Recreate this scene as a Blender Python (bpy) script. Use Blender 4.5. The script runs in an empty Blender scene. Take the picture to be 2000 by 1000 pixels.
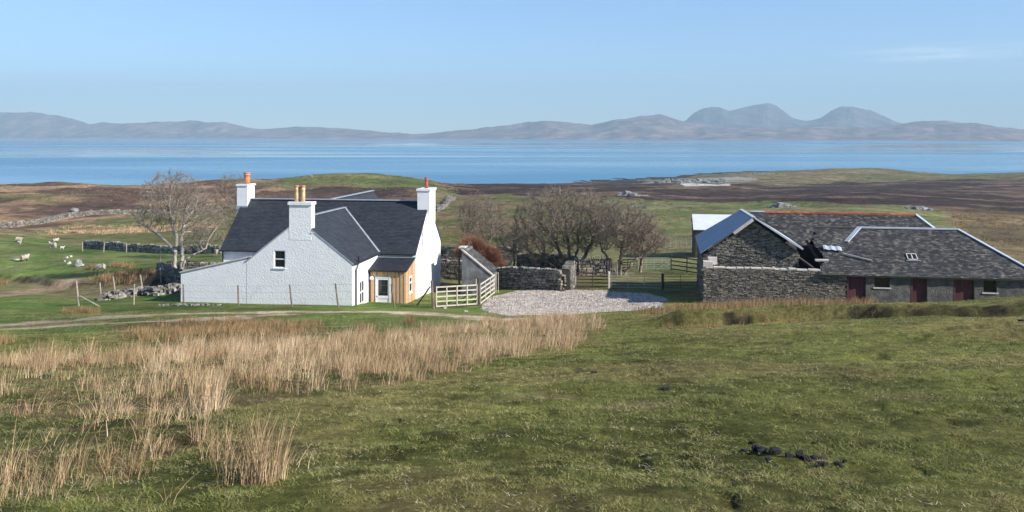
import bpy, math, random
import numpy as np
from mathutils import Vector
from mathutils.geometry import tessellate_polygon
random.seed(7); RNG = np.random.default_rng(7)
C = bpy.context.scene.collection
R = math.radians
# ------------------------------------------------------------------ camera
F, HY = 1700.0, 262.0          # focal length and horizon row, in photo pixels (2000 x 1000)
SEA = -48.0                    # the camera is the origin, eye height 1.6 m above the turf
cd = bpy.data.cameras.new('camera'); cam = bpy.data.objects.new('camera', cd); C.objects.link(cam)
cam.location = (0, 0, 0); cam.rotation_euler = (R(90), 0, 0)
cd.sensor_width = 36; cd.lens = 36*F/2000; cd.shift_y = -(500-HY)/2000
cd.clip_start = 0.1; cd.clip_end = 80000
bpy.context.scene.camera = cam
# ------------------------------------------------------------------ light
SUN_EL, SUN_AZ = 31.0, 26.0    # azimuth: degrees from +X (right) towards the camera side
sdir = Vector((math.cos(R(SUN_AZ))*math.cos(R(SUN_EL)), -math.sin(R(SUN_AZ))*math.cos(R(SUN_EL)), math.sin(R(SUN_EL))))
ld = bpy.data.lights.new('sun', 'SUN'); ld.energy = 4.9; ld.angle = R(0.53); ld.color = (1.0, 0.945, 0.865)
sun = bpy.data.objects.new('sun', ld); C.objects.link(sun)
sun.rotation_euler = sdir.to_track_quat('Z', 'Y').to_euler()
w = bpy.data.worlds.new('World'); bpy.context.scene.world = w; w.use_nodes = True
nt = w.node_tree; nt.nodes.clear()
sky = nt.nodes.new('ShaderNodeTexSky'); sky.sky_type = 'NISHITA'; sky.sun_disc = False
sky.sun_elevation = R(SUN_EL); sky.sun_rotation = R(90+SUN_AZ)
sky.altitude = 100; sky.air_density = 0.8; sky.dust_density = 0.0; sky.ozone_density = 6.0
bg = nt.nodes.new('ShaderNodeBackground'); bg.inputs['Strength'].default_value = 0.125
wo = nt.nodes.new('ShaderNodeOutputWorld')
# thin high cirrus streak low in the right of the sky
tc = nt.nodes.new('ShaderNodeTexCoord'); mp = nt.nodes.new('ShaderNodeMapping')
mp.inputs['Scale'].default_value = (9, 9, 110); mp.inputs['Rotation'].default_value = (0, R(-2.5), 0)
nz = nt.nodes.new('ShaderNodeTexNoise'); nz.inputs['Scale'].default_value = 1.0; nz.inputs['Detail'].default_value = 6
dt = nt.nodes.new('ShaderNodeVectorMath'); dt.operation = 'DISTANCE'
mp2 = nt.nodes.new('ShaderNodeMapping'); mp2.inputs['Scale'].default_value = (1, 1, 12)
cv = Vector((860/F, 1, (HY-102)/F)).normalized()
dt.inputs[1].default_value = (cv.x, cv.y, cv.z*12)
r1 = nt.nodes.new('ShaderNodeMapRange'); r1.inputs[1].default_value = 0.02; r1.inputs[2].default_value = 0.13; r1.inputs[3].default_value = 1; r1.inputs[4].default_value = 0
r2 = nt.nodes.new('ShaderNodeMapRange'); r2.inputs[1].default_value = 0.42; r2.inputs[2].default_value = 0.75; r2.inputs[4].default_value = 0.9
mu = nt.nodes.new('ShaderNodeMath'); mu.operation = 'MULTIPLY'
mx = nt.nodes.new('ShaderNodeMix'); mx.data_type = 'RGBA'; mx.inputs[7].default_value = (7.5, 8.2, 9, 1)
L = nt.links.new
L(tc.outputs['Generated'], mp.inputs[0]); L(mp.outputs[0], nz.inputs['Vector']); L(tc.outputs['Generated'], mp2.inputs[0])
L(mp2.outputs[0], dt.inputs[0]); L(dt.outputs['Value'], r1.inputs[0]); L(nz.outputs[0], r2.inputs[0])
L(r1.outputs[0], mu.inputs[0]); L(r2.outputs[0], mu.inputs[1]); L(mu.outputs[0], mx.inputs[0]); L(sky.outputs[0], mx.inputs[6])
L(mx.outputs[2], bg.inputs[0]); L(bg.outputs[0], wo.inputs[0])
vs = bpy.context.scene.view_settings
vs.view_transform = 'Standard'; vs.look = 'None'; vs.gamma = 1; vs.exposure = 0.6
# ------------------------------------------------------------------ noise, helpers
_T = RNG.random((256, 256))
def vnoise(x, y):
    x = np.asarray(x, float); y = np.asarray(y, float)
    xi = np.floor(x).astype(int); yi = np.floor(y).astype(int)
    fx = x-xi; fy = y-yi; fx = fx*fx*(3-2*fx); fy = fy*fy*(3-2*fy)
    a = _T[xi & 255, yi & 255]; b = _T[(xi+1) & 255, yi & 255]
    c = _T[xi & 255, (yi+1) & 255]; d = _T[(xi+1) & 255, (yi+1) & 255]
    return (a*(1-fx)+b*fx)*(1-fy)+(c*(1-fx)+d*fx)*fy
def fbm(x, y, o=4):
    s = 0; a = .5; t = 0
    for k in range(o):
        s = s+a*vnoise(x*2**k+17.3*k, y*2**k+9.1*k); t += a; a *= .5
    return s/t
def sstep(a, b, x): t = np.clip((x-a)/(b-a), 0, 1); return t*t*(3-2*t)
def mesh_np(name, V, faces, mat=None, smooth=False):
    """faces: int array (n,k)"""
    me = bpy.data.meshes.new(name); V = np.asarray(V, np.float32); faces = np.asarray(faces, np.int32)
    n, k = faces.shape
    me.vertices.add(len(V)); me.vertices.foreach_set('co', V.ravel())
    me.loops.add(n*k); me.loops.foreach_set('vertex_index', faces.ravel())
    me.polygons.add(n); me.polygons.foreach_set('loop_start', np.arange(0, n*k, k, dtype=np.int32))
    me.polygons.foreach_set('use_smooth', np.full(n, smooth))
    me.update(calc_edges=True)
    if mat: me.materials.append(mat)
    return me
def link(name, me, parent=None):
    o = bpy.data.objects.new(name, me); C.objects.link(o)
    if parent: o.parent = parent
    return o
def tag(o, label=None, cat=None, group=None, kind=None):
    for k, v in (('label', label), ('category', cat), ('group', group), ('kind', kind)):
        if v: o[k] = v
    return o
def thing(name, label, cat, loc=(0, 0, 0), rz=0, group=None):
    o = bpy.data.objects.new(name, None); C.objects.link(o); o.location = loc; o.rotation_euler = (0, 0, rz)
    o.empty_display_size = .3
    return tag(o, label, cat, group)
def copy_tree(o, parent=None):
    c = o.copy(); C.objects.link(c)
    if parent: c.parent = parent
    for ch in o.children: copy_tree(ch, c)
    return c
class MB:
    def __init__(s): s.v = []; s.f = []
    def add(s, vs, fs):
        n = len(s.v); s.v += [tuple(p) for p in vs]; s.f += [tuple(i+n for i in f) for f in fs]
    def box(s, x0, x1, y0, y1, z0, z1):
        s.add([(x, y, z) for z in (z0, z1) for y in (y0, y1) for x in (x0, x1)],
              [(0, 2, 3, 1), (4, 5, 7, 6), (0, 1, 5, 4), (1, 3, 7, 5), (3, 2, 6, 7), (2, 0, 4, 6)])
    def hexa(s, P):       # bottom 4 ring, top 4 ring
        s.add(P, [(3, 2, 1, 0), (4, 5, 6, 7), (0, 1, 5, 4), (1, 2, 6, 5), (2, 3, 7, 6), (3, 0, 4, 7)])
    def jbox(s, c, ax, ay, az, j=.15):     # irregular stone: centre and three half axes
        c = Vector(c); P = []
        for k in (-1, 1):
            for (i, jj) in ((-1, -1), (1, -1), (1, 1), (-1, 1)):
                q = random.uniform(1-j*2, 1)
                P.append(c+ax*i*random.uniform(1-j*2, 1)+ay*jj*random.uniform(1-j, 1)+az*k*random.uniform(1-j*2, 1)*q**.3)
        s.hexa(P)
    def beam(s, p0, p1, w, h, up=(0, 0, 1)):
        p0 = Vector(p0); p1 = Vector(p1); d = (p1-p0).normalized(); up = Vector(up)
        if abs(d.dot(up)) > .95: up = Vector((0, 1, 0))
        a = d.cross(up).normalized()*w/2; b = a.cross(d).normalized()*h/2
        s.hexa([p0-a-b, p0+a-b, p0+a+b, p0-a+b, p1-a-b, p1+a-b, p1+a+b, p1-a+b])
    def tube(s, p0, p1, r0, r1=None, n=8, cap=True):
        p0 = Vector(p0); p1 = Vector(p1); r1 = r0 if r1 is None else r1
        d = (p1-p0).normalized(); a = d.orthogonal().normalized(); b = d.cross(a)
        P = []
        for p, r in ((p0, r0), (p1, r1)):
            for i in range(n):
                t = 2*math.pi*i/n; P.append(p+a*math.cos(t)*r+b*math.sin(t)*r)
        fs = [(i, (i+1) % n, n+(i+1) % n, n+i) for i in range(n)]
        if cap: fs += [tuple(range(n-1, -1, -1)), tuple(range(n, 2*n))]
        s.add(P, fs)
    def lathe(s, c, prof, n=16):
        c = Vector(c); P = []; m = len(prof)
        for r, z in prof:
            for i in range(n):
                t = 2*math.pi*i/n; P.append(c+Vector((r*math.cos(t), r*math.sin(t), z)))
        fs = [(k*n+i, k*n+(i+1) % n, (k+1)*n+(i+1) % n, (k+1)*n+i) for k in range(m-1) for i in range(n)]
        fs += [tuple(range(n-1, -1, -1)), tuple(range((m-1)*n, m*n))]
        s.add(P, fs)
    def slab(s, outer, holes, O, U, V, N, th):
        """polygon in (u,v) with holes, front plane at O, thickness th along -N"""
        O, U, V, N = map(Vector, (O, U, V, N)); loops = [outer]+list(holes)
        tri = tessellate_polygon([[Vector((a, b, 0)) for a, b in lp] for lp in loops])
        flat = [p for lp in loops for p in lp]; n = len(flat)
        s.add([O+U*a+V*b for a, b in flat]+[O+U*a+V*b-N*th for a, b in flat],
              [t for t in tri]+[(t[2]+n, t[1]+n, t[0]+n) for t in tri])
        for lp in loops:
            m = len(lp); P = [O+U*a+V*b for a, b in lp]+[O+U*a+V*b-N*th for a, b in lp]
            s.add(P, [(i, (i+1) % m, m+(i+1) % m, m+i) for i in range(m)])
    def build(s, name, mat, parent=None, smooth=False, label=None):
        me = bpy.data.meshes.new(name); me.from_pydata(s.v, [], s.f); me.update()
        if mat: me.materials.append(mat)
        bmn = __import__('bmesh'); bm = bmn.new(); bm.from_mesh(me); bmn.ops.recalc_face_normals(bm, faces=bm.faces); bm.to_mesh(me); bm.free()
        if smooth: me.polygons.foreach_set('use_smooth', [True]*len(me.polygons))
        o = link(name, me, parent)
        if label: o['label'] = label
        return o
# ------------------------------------------------------------------ materials
def mat(name, cols, scale=4.0, rough=.85, bump=0.0, bscale=30.0, detail=6, metal=0.0, island=0.0, coords='Object', stretch=(1, 1, 1),
        contrast=(.35, .65), spec=.3, bdist=.02, speck=None, island_cols=None):
    """cols: 1..4 colours blended by fractal noise; island: value spread per loose piece"""
    m = bpy.data.materials.new(name); m.use_nodes = True; t = m.node_tree; ln = t.links.new
    b = t.nodes['Principled BSDF']; b.inputs['Roughness'].default_value = rough; b.inputs['Metallic'].default_value = metal
    b.inputs['Specular IOR Level'].default_value = spec
    tc = t.nodes.new('ShaderNodeTexCoord') if coords == 'Object' else t.nodes.new('ShaderNodeNewGeometry')
    src = tc.outputs['Object'] if coords == 'Object' else tc.outputs['Position']
    mp = t.nodes.new('ShaderNodeMapping'); mp.inputs['Scale'].default_value = stretch; ln(src, mp.inputs[0])
    n = t.nodes.new('ShaderNodeTexNoise'); n.inputs['Scale'].default_value = scale; n.inputs['Detail'].default_value = detail; n.inputs['Roughness'].default_value = .65
    ln(mp.outputs[0], n.inputs['Vector'])
    r = t.nodes.new('ShaderNodeValToRGB'); ln(n.outputs[0], r.inputs[0]); e = r.color_ramp.elements
    while len(e) < len(cols): e.new(.5)
    while len(e) > max(1, len(cols)): e.remove(e[-1])
    for i, c in enumerate(cols):
        e[i].position = contrast[0]+(contrast[1]-contrast[0])*i/max(1, len(cols)-1); e[i].color = (*c, 1)
    out = r.outputs[0]
    if island or island_cols:
        g = t.nodes.new('ShaderNodeNewGeometry')
        if island_cols:
            r3 = t.nodes.new('ShaderNodeValToRGB'); ln(g.outputs['Random Per Island'], r3.inputs[0]); e = r3.color_ramp.elements
            r3.color_ramp.interpolation = 'CONSTANT'
            while len(e) < len(island_cols): e.new(.5)
            for i, c in enumerate(island_cols): e[i].position = i/len(island_cols); e[i].color = (*c, 1)
            x = t.nodes.new('ShaderNodeMix'); x.data_type = 'RGBA'; x.inputs[0].default_value = .6
            ln(out, x.inputs[6]); ln(r3.outputs[0], x.inputs[7]); out = x.outputs[2]
        if island:
            mr = t.nodes.new('ShaderNodeMapRange'); mr.inputs[3].default_value = 1-island; mr.inputs[4].default_value = 1+island
            ln(g.outputs['Random Per Island'], mr.inputs[0])
            x = t.nodes.new('ShaderNodeVectorMath'); x.operation = 'SCALE'; ln(out, x.inputs[0]); ln(mr.outputs[0], x.inputs['Scale']); out = x.outputs[0]
    if speck:      # (colour, scale, threshold, amount) : lichen or stain patches
        n3 = t.nodes.new('ShaderNodeTexNoise'); n3.inputs['Scale'].default_value = speck[1]; n3.inputs['Detail'].default_value = 8; n3.inputs['Roughness'].default_value = .7
        ln(src, n3.inputs['Vector'])
        m3 = t.nodes.new('ShaderNodeMapRange'); m3.inputs[1].default_value = speck[2]; m3.inputs[2].default_value = speck[2]+.06; m3.inputs[4].default_value = speck[3]
        ln(n3.outputs[0], m3.inputs[0])
        x = t.nodes.new('ShaderNodeMix'); x.data_type = 'RGBA'; x.inputs[7].default_value = (*speck[0], 1)
        ln(m3.outputs[0], x.inputs[0]); ln(out, x.inputs[6]); out = x.outputs[2]
    ln(out, b.inputs['Base Color'])
    if bump:
        n2 = t.nodes.new('ShaderNodeTexNoise'); n2.inputs['Scale'].default_value = bscale; n2.inputs['Detail'].default_value = 5
        ln(src, n2.inputs['Vector']); bp = t.nodes.new('ShaderNodeBump'); bp.inputs['Strength'].default_value = bump; bp.inputs['Distance'].default_value = bdist
        ln(n2.outputs[0], bp.inputs['Height']); ln(bp.outputs[0], b.inputs['Normal'])
    return m
M = {}
M['harl'] = mat('white_roughcast', [(.76, .755, .75), (.83, .82, .80)], 1.2, .9, .6, 9, bdist=.045, speck=((.62, .62, .60), .9, .60, .5))
M['white'] = mat('white_paint', [(.8, .8, .8)], 3, .45)
M['lead'] = mat('lead_flashing', [(.33, .36, .40), (.45, .48, .52)], 3, .4, .2, 10, metal=.3)
M['slate'] = mat('new_slate', [(.030, .034, .042), (.042, .047, .056)], 1.5, .6, .3, 40, island=.2, spec=.4)
M['oldslate'] = mat('old_slate', [(.035, .036, .038), (.058, .058, .058), (.10, .096, .085)], .9, .8, .5, 30, island=.30,
                    speck=((.22, .21, .17), 2.2, .58, .8), island_cols=[(.04, .042, .045), (.06, .06, .06), (.035, .037, .042), (.085, .08, .07), (.05, .05, .055), (.12, .115, .10)])
M['glass'] = mat('window_glass', [(.015, .018, .02)], 3, .08, spec=.6)
M['pot'] = mat('buff_clay', [(.55, .38, .20), (.66, .50, .30)], 5, .7, speck=((.75, .7, .6), 6, .6, .6))
M['potred'] = mat('red_clay', [(.52, .2, .1), (.6, .27, .14)], 5, .75, .2, 20)
M['potdark'] = mat('dark_red_clay', [(.38, .09, .06), (.45, .13, .09)], 4, .7)
M['cedar'] = mat('cedar_boards', [(.50, .31, .17), (.62, .42, .25)], 3, .7, .3, 12, island=.22, stretch=(6, 6, .6))
M['black'] = mat('black_cast_iron', [(.02, .02, .022), (.03, .03, .032)], 5, .45)
M['wood'] = mat('weathered_timber', [(.27, .23, .18), (.42, .37, .30)], 3, .9, .5, 30, island=.15, stretch=(2, 2, 2))
M['brownwood'] = mat('brown_fence_timber', [(.12, .085, .06), (.24, .18, .13)], 3, .9, .5, 30, island=.2)
M['palewood'] = mat('pale_larch', [(.50, .44, .35), (.62, .56, .46)], 3, .85, .4, 30, island=.12)
M['darkwood'] = mat('dark_timber', [(.05, .04, .032), (.10, .08, .06)], 4, .9, .4, 30, island=.2)
M['wire'] = mat('galvanised_wire', [(.35, .36, .37)], 3, .5, metal=.6)
M['galv'] = mat('galvanised_steel', [(.42, .45, .48), (.55, .58, .6)], 5, .45, metal=.5)
M['rubble'] = mat('rubble_stone', [(.11, .10, .08), (.21, .187, .146), (.34, .30, .24)], 1.6, .92, .8, 25, island=.45,
                  speck=((.34, .325, .28), 5, .60, .75), island_cols=[(.10, .093, .078), (.20, .175, .135), (.35, .315, .25), (.14, .132, .118), (.24, .195, .14), (.055, .052, .048)])
M['mortar'] = mat('dark_joints', [(.045, .04, .034), (.09, .08, .065)], 5, .95, .5, 30)
M['limewash'] = mat('pale_limewash', [(.45, .41, .36), (.6, .56, .5)], 4, .9, .6, 20)
M['render'] = mat('grey_roughcast', [(.075, .072, .066), (.12, .115, .104), (.18, .172, .155)], 2.2, .95, 1.0, 14, bdist=.06, detail=9, speck=((.28, .27, .25), 4, .60, .7))
M['shedwall'] = mat('mottled_cement', [(.10, .10, .105), (.16, .16, .165), (.26, .26, .26)], 1.4, .92, .5, 25, detail=9, speck=((.36, .36, .355), 2.5, .60, .6))
M['reddoor'] = mat('faded_red_paint', [(.09, .034, .036), (.125, .047, .05)], 2, .8, .2, 20, speck=((.07, .04, .035), 3, .6, .5))
M['tin'] = mat('galvanised_sheet', [(.36, .40, .45), (.46, .50, .55)], 1.2, .6, .2, 6, metal=.0, spec=.2)
M['tinshade'] = mat('shaded_blue_grey_sheet', [(.22, .26, .33), (.27, .31, .38)], .9, .6, .2, 6, spec=.25)  # tin sheet with the shade of the left slope put into its colour
M['tinpale'] = mat('bleached_sheet', [(.58, .60, .63), (.68, .70, .72)], 1.2, .6, .2, 6, spec=.2)
M['redtile'] = mat('red_ridge_tile', [(.38, .1, .05), (.48, .17, .09)], 3, .85, .3, 20, island=.25)
M['rock'] = mat('lichened_rock', [(.12, .115, .105), (.27, .26, .24), (.42, .41, .38)], 2.5, .95, 1.0, 9, bdist=.06, island=.15)
M['whiterock'] = mat('white_quartz_rock', [(.34, .32, .29), (.55, .53, .49)], 4, .9, .8, 9, bdist=.05)
M['paletrunk'] = mat('pale_bark', [(.29, .25, .20), (.46, .41, .34)], 3, .9, .5, 20)
M['paletwig'] = mat('pale_twigs', [(.19, .15, .115), (.30, .25, .20)], 1, .9)
M['bark'] = mat('lichened_bark', [(.07, .058, .038), (.17, .145, .10), (.36, .33, .27)], 2.5, .92, .5, 20)
M['twig'] = mat('brown_twigs', [(.135, .105, .078), (.28, .225, .175)], .8, .92)
M['redtwig'] = mat('russet_twigs', [(.19, .085, .05), (.30, .155, .095)], 1.5, .9, island=.2)
M['dung'] = mat('dark_dung', [(.012, .011, .012), (.03, .027, .024)], 20, .7, .8, 60)
M['wool'] = mat('sheep_fleece', [(.36, .31, .24), (.52, .46, .38)], 6, .95, .8, 30)
M['face'] = mat('dark_sheep_face', [(.03, .027, .025), (.08, .07, .06)], 6, .9)
M['lamb'] = mat('lamb_fleece', [(.6, .57, .52), (.7, .67, .62)], 6, .95, .6, 40)
M['rush'] = mat('dead_rush', [(.27, .172, .09), (.44, .305, .17), (.64, .485, .31)], 1.0, .75, island=.5, coords='World')
M['tuss'] = mat('brown_tussock', [(.20, .12, .055), (.36, .24, .12)], 1.3, .85, island=.3, coords='World')
M['blade'] = mat('turf_blades', [(.035, .056, .012), (.15, .172, .032), (.27, .225, .065), (.54, .42, .24)], 3.6, .8, island=.45, coords='World', contrast=(.37, .62), detail=6,
                 island_cols=[(.06, .10, .02), (.16, .18, .05), (.10, .15, .03), (.34, .27, .13), (.13, .15, .045), (.05, .06, .02), (.22, .17, .07), (.12, .19, .035)])
_t = M['blade'].node_tree; _b = _t.nodes['Principled BSDF']; _src = _b.inputs['Base Color'].links[0].from_socket
_a = _t.nodes.new('ShaderNodeAttribute'); _a.attribute_name = 'cover'; _v = _t.nodes.new('ShaderNodeVectorMath'); _v.operation = 'SCALE'; _v.inputs['Scale'].default_value = 1.45
_m = _t.nodes.new('ShaderNodeMix'); _m.data_type = 'RGBA'; _m.inputs[0].default_value = .35
_t.links.new(_a.outputs['Color'], _v.inputs[0]); _t.links.new(_src, _m.inputs[6]); _t.links.new(_v.outputs[0], _m.inputs[7]); _t.links.new(_m.outputs[2], _b.inputs['Base Color'])
M['litter'] = mat('straw_litter', [(.38, .31, .20), (.62, .53, .38)], 2, .85, island=.25, coords='World')
M['pebble'] = mat('gravel_stones', [(.29, .252, .21), (.49, .43, .37)], 1.5, .9, island=.5, coords='World')
# ------------------------------------------------------------------ terrain function
COLS = {   # photo column : ground rows (distance, photo row)
 -500: [(14,748),(22,700),(32,668),(42,648),(52,628),(62,605),(75,575),(90,540),(105,505),(120,478),(150,462),(200,450),(250,425),(320,392),(400,366),(430,364)],
 0:    [(14,745),(22,692),(32,658),(42,636),(52,612),(62,590),(75,560),(90,525),(105,490),(118,466),(150,456),(200,447),(250,417),(320,388),(400,364),(430,362)],
 150:  [(14,745),(22,690),(32,655),(42,634),(50,615),(58,598),(68,572),(80,540),(92,515),(108,490),(125,478),(160,460),(205,444),(260,412),(330,385),(400,362),(430,360)],
 350:  [(14,745),(22,685),(32,650),(42,630),(50,612),(57,597),(62,586),(70,550),(77,526),(90,508),(110,494),(140,472),(190,446),(260,415),(340,385),(410,360),(450,354)],
 500:  [(14,748),(21,690),(28,662),(36,642),(43,628),(50,611),(57,598),(62,589),(70,552),(80,520),(100,492),(140,466),(200,435),(280,400),(360,375),(430,354),(470,347)],
 700:  [(14,750),(20,702),(26,668),(34,645),(43,627),(50,611),(57,600),(62,592),(70,552),(80,520),(100,490),(140,462),(200,430),(280,402),(370,380),(430,362),(520,333)],
 820:  [(14,746),(21,695),(28,661),(37,638),(45,622),(51,611),(57,603),(62,594),(70,556),(80,525),(100,495),(140,465),(200,432),(280,404),(370,380),(450,362),(520,347)],
 900:  [(14,745),(22,690),(30,655),(40,632),(50,614),(57,606),(62,596),(70,564),(80,532),(100,505),(130,480),(180,450),(250,415),(350,387),(450,372),(550,362),(640,357)],
 1000: [(14,743),(22,684),(30,652),(40,630),(48,618),(56,607),(64,568),(75,538),(90,512),(115,488),(160,452),(230,418),(320,390),(450,370),(600,362),(850,359)],
 1150: [(14,739),(22,677),(29,648),(36,634),(42,624),(49,614),(56,605),(63.5,566),(75,540),(90,515),(115,490),(160,455),(230,420),(320,392),(450,372),(600,362),(850,358.5)],
 1300: [(14,735),(22,670),(28,645),(33,634),(38,618),(43,610),(48,605),(54.5,597),(61.5,572),(75,540),(90,508),(115,482),(160,447),(230,415),(320,392),(450,374),(600,362),(800,359),(880,350),(1000,346)],
 1600: [(14,728),(22,660),(28,635),(32,626),(36,610),(41,602),(47,597),(55,592),(70,545),(90,495),(115,462),(160,432),(230,407),(320,393),(450,381),(600,365),(780,352),(950,328)],
 1720: [(14,724),(22,655),(28,628),(32,618),(36,604),(41,595),(47,594),(55,592),(70,550),(90,500),(115,466),(160,436),(230,410),(320,396),(450,383),(600,366),(780,352),(950,327)],
 1850: [(14,720),(21,652),(27,620),(31,610),(35,597),(40,588),(46,590),(54,594),(70,555),(90,512),(115,474),(160,442),(230,418),(320,402),(450,387),(600,368),(780,352),(950,338)],
 2000: [(14,715),(20,652),(26,614),(29,603),(33,590),(38,577),(45,585),(54,595),(70,560),(90,520),(115,480),(160,450),(230,430),(320,410),(450,390),(600,370),(800,350),(950,335)],
 2500: [(14,700),(20,635),(26,596),(29,585),(33,572),(38,558),(45,568),(54,590),(70,565),(90,530),(115,495),(160,465),(230,440),(320,415),(450,393),(600,372),(800,352),(950,335)]}
_ck = sorted(COLS); _lg = np.linspace(math.log(2), math.log(2400), 520); _D = np.exp(_lg)
_tab = []
for c in _ck:
    r = COLS[c]; ds = [0, 3, 7]+[d for d, p in r]; zs = [-1.6, -1.6-.17*3, -1.6-.17*7]+[-(p-HY)/F*d for d, p in r]
    ld_, lz = ds[-1], zs[-1]
    ds += [ld_*1.12, ld_*1.45, 2600]; zs += [min(lz-2, -(r[-1][1]+6-HY)/F*ld_*1.12) if lz > -47.5 else -49, -54, -56]
    _tab.append(np.interp(_D, ds, zs))
_tab = np.array(_tab); _pk = np.linspace(-500, 2500, 301)
_tab = np.array([np.interp(_pk, _ck, _tab[:, j]) for j in range(len(_D))]).T     # (301, 520)
def _blur(A, s, ax):
    k = np.exp(-np.arange(-3*s, 3*s+1)**2/(2*s*s)); k /= k.sum()
    P = np.pad(A, [(3*s, 3*s) if i == ax else (0, 0) for i in (0, 1)], mode='edge')
    return np.apply_along_axis(lambda q: np.convolve(q, k, 'valid'), ax, P)
_tab = _blur(_blur(_tab, 3, 0), 3, 1)
def base_h(x, y):
    x = np.asarray(x, float); y = np.asarray(y, float); yy = np.maximum(y, 2.01)
    px = np.clip(1000+F*x/np.maximum(y, 9), -499, 2499)
    i = (px+500)/10; j = (np.log(np.minimum(yy, 2390))-_lg[0])/(_lg[1]-_lg[0])
    i0 = np.clip(i.astype(int), 0, 299); j0 = np.clip(j.astype(int), 0, 518); fi = i-i0; fj = j-j0
    z = (_tab[i0, j0]*(1-fi)+_tab[i0+1, j0]*fi)*(1-fj)+(_tab[i0, j0+1]*(1-fi)+_tab[i0+1, j0+1]*fi)*fj
    return np.where(y < 2.01, _tab[150, 0]-.17*(np.minimum(y, 2.01)-2.0), z)
HOLY = 16.6
def H(x, y):
    x = np.asarray(x, float); y = np.asarray(y, float); z = base_h(x, y); px = 1000+F*x/np.maximum(y, 9)
    z = z+(fbm(x/1.3, y/1.3, 3)-.5)*.10*sstep(60, 25, y)+(fbm(x/.35+9, y/.35, 3)-.5)*.075*sstep(40, 15, y)
    z = z+(fbm(x/6+3, y/6, 3)-.5)*.5*sstep(12, 28, y)*(1-.75*sstep(45, 52, y)*sstep(90, 75, y))
    z = z+(fbm(x/22+5, y/22, 4)-.5)*2.0*sstep(90, 160, y)
    z = z+(fbm(x/60+1, y/60, 5)-.5)*6.5*sstep(180, 330, y)*sstep(1250, 600, y)*(1-.85*sstep(840, 900, px)*sstep(1300, 1180, px))
    pit = fbm(x/.22+31, y/.22, 2)*.6+fbm(x/1.1+3, y/1.1, 2)*.4; z = z-.045*sstep(.56, .72, pit)*sstep(34, 20, y)
    # stream gully cut into the turf on the right
    gy = np.interp(px, [1150, 1300, 1500, 1700, 1850, 2000, 2300], [33, 33.5, 33, 31.5, 30, 28.5, 27])+(fbm(x/4, y*0+3, 3)-.5)*2.5
    g = np.exp(-((y-gy)/1.3)**2)*sstep(1150, 1290, px)
    z = z-g*.55
    bk = sstep(gy+.7, gy+1.5, y)*sstep(gy+6, gy+2, y)*sstep(1250, 1330, px)*(.25+.35*fbm(x/2.2, y/2.2, 3))
    z = z+bk*1.0
    # small stream bank on the left pasture
    by = np.interp(px, [-200, 0, 150, 300, 420], [93, 84, 75, 74, 76])+(fbm(x/5, y*0+8, 3)-.5)*5
    z = z-.45*sstep(by+.6, by-.4, y)*sstep(by-16, by-3, y)*sstep(440, 330, px)
    # hollow in the turf, right foreground
    z = z-.34*np.exp(-(((px-1692)/38)**2+((y-HOLY)/.45)**2))
    return z
def P3(px, D, dz=0.0):
    x = (px-1000)/F*D; return Vector((x, D, float(H(x, D))+dz))
_dd = np.exp(np.linspace(math.log(3), math.log(1300), 3000))
def ground(px, py, lo=3, hi=1300):
    """the nearest ground point seen at a photo pixel"""
    x = (px-1000)/F*_dd; z = H(x, _dd); row = HY-F*z/_dd
    ok = np.where((row <= py) & (_dd >= lo) & (_dd <= hi))[0]
    k = ok[0] if len(ok) else len(_dd)-1
    return Vector((float(x[k]), float(_dd[k]), float(z[k])))
def up_at(p, py): return -(py-HY)/F*p.y      # height seen at row py above point p
# ------------------------------------------------------------------ terrain mesh + ground cover
NR, NC = 640, 760
vv = np.exp(np.linspace(math.log(5), math.log(1900), NR))-11; aa = np.linspace(-.82, .82, NC)
AA, YY = np.meshgrid(aa, vv); XX = AA*(YY+11)
ZZ = H(XX, YY)
PX = 1000+F*XX/np.maximum(YY, 3); PY = HY-F*base_h(XX, YY)/np.maximum(YY, 3)
wx = (fbm(XX/np.maximum(YY, 5)*60, np.log(np.maximum(YY, 5))*30, 4)-.5); wy = (fbm(XX/np.maximum(YY, 5)*40+50, np.log(np.maximum(YY, 5))*30+7, 4)-.5)
QX = PX+wx*90; QY = PY+wy*np.clip((PY-330)*.12, 3, 14)
def inpoly(x, y, poly):
    c = np.zeros(x.shape, bool); n = len(poly)
    for i in range(n):
        x0, y0 = poly[i]; x1, y1 = poly[(i+1) % n]
        if y0 == y1: continue
        c ^= ((y0 > y) != (y1 > y)) & (x < (x1-x0)*(y-y0)/(y1-y0)+x0)
    return c
col = np.zeros(XX.shape+(3,)); G = lambda *c: np.array(c)
def blend(mask, c, c2=None, n=None):
    m = np.asarray(mask, float)[..., None]; cc = G(*c)
    if c2 is not None: k = n[..., None]; cc = cc*(1-k)+G(*c2)*k
    col[:] = col*(1-m)+cc*m
n1 = sstep(.38, .62, fbm(XX/3, YY/3, 5)); n2 = sstep(.40, .60, fbm(XX/25+4, YY/25, 5)); n3 = sstep(.42, .58, fbm(XX/70+4, YY/50+2, 6))
n4 = sstep(.45, .55, fbm(XX/.8, YY/.8, 4))
far = YY > 62
blend(YY < 1e9, (.132, .148, .030), (.22, .178, .065), .15+n1*.65)
pit_shade = sstep(.44, .36, fbm(XX/.35+3, YY/.35, 4))*sstep(50, 30, YY); col *= (1-.32*pit_shade)[..., None]  # darkens pits in the near turf, their shade put into the colour
blend(far, (.12, .125, .042), (.18, .15, .07), n2)
moor_a, moor_b = (.31, .20, .11), (.11, .066, .046)
MOOR = [(-600, 340), (560, 330), (545, 400), (430, 402), (330, 415), (180, 430), (130, 440), (0, 453), (-600, 470)]
blend(far & inpoly(QX, QY, MOOR), moor_a, moor_b, sstep(.44, .56, fbm(XX/26+4, YY/32+2, 6)))
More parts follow.
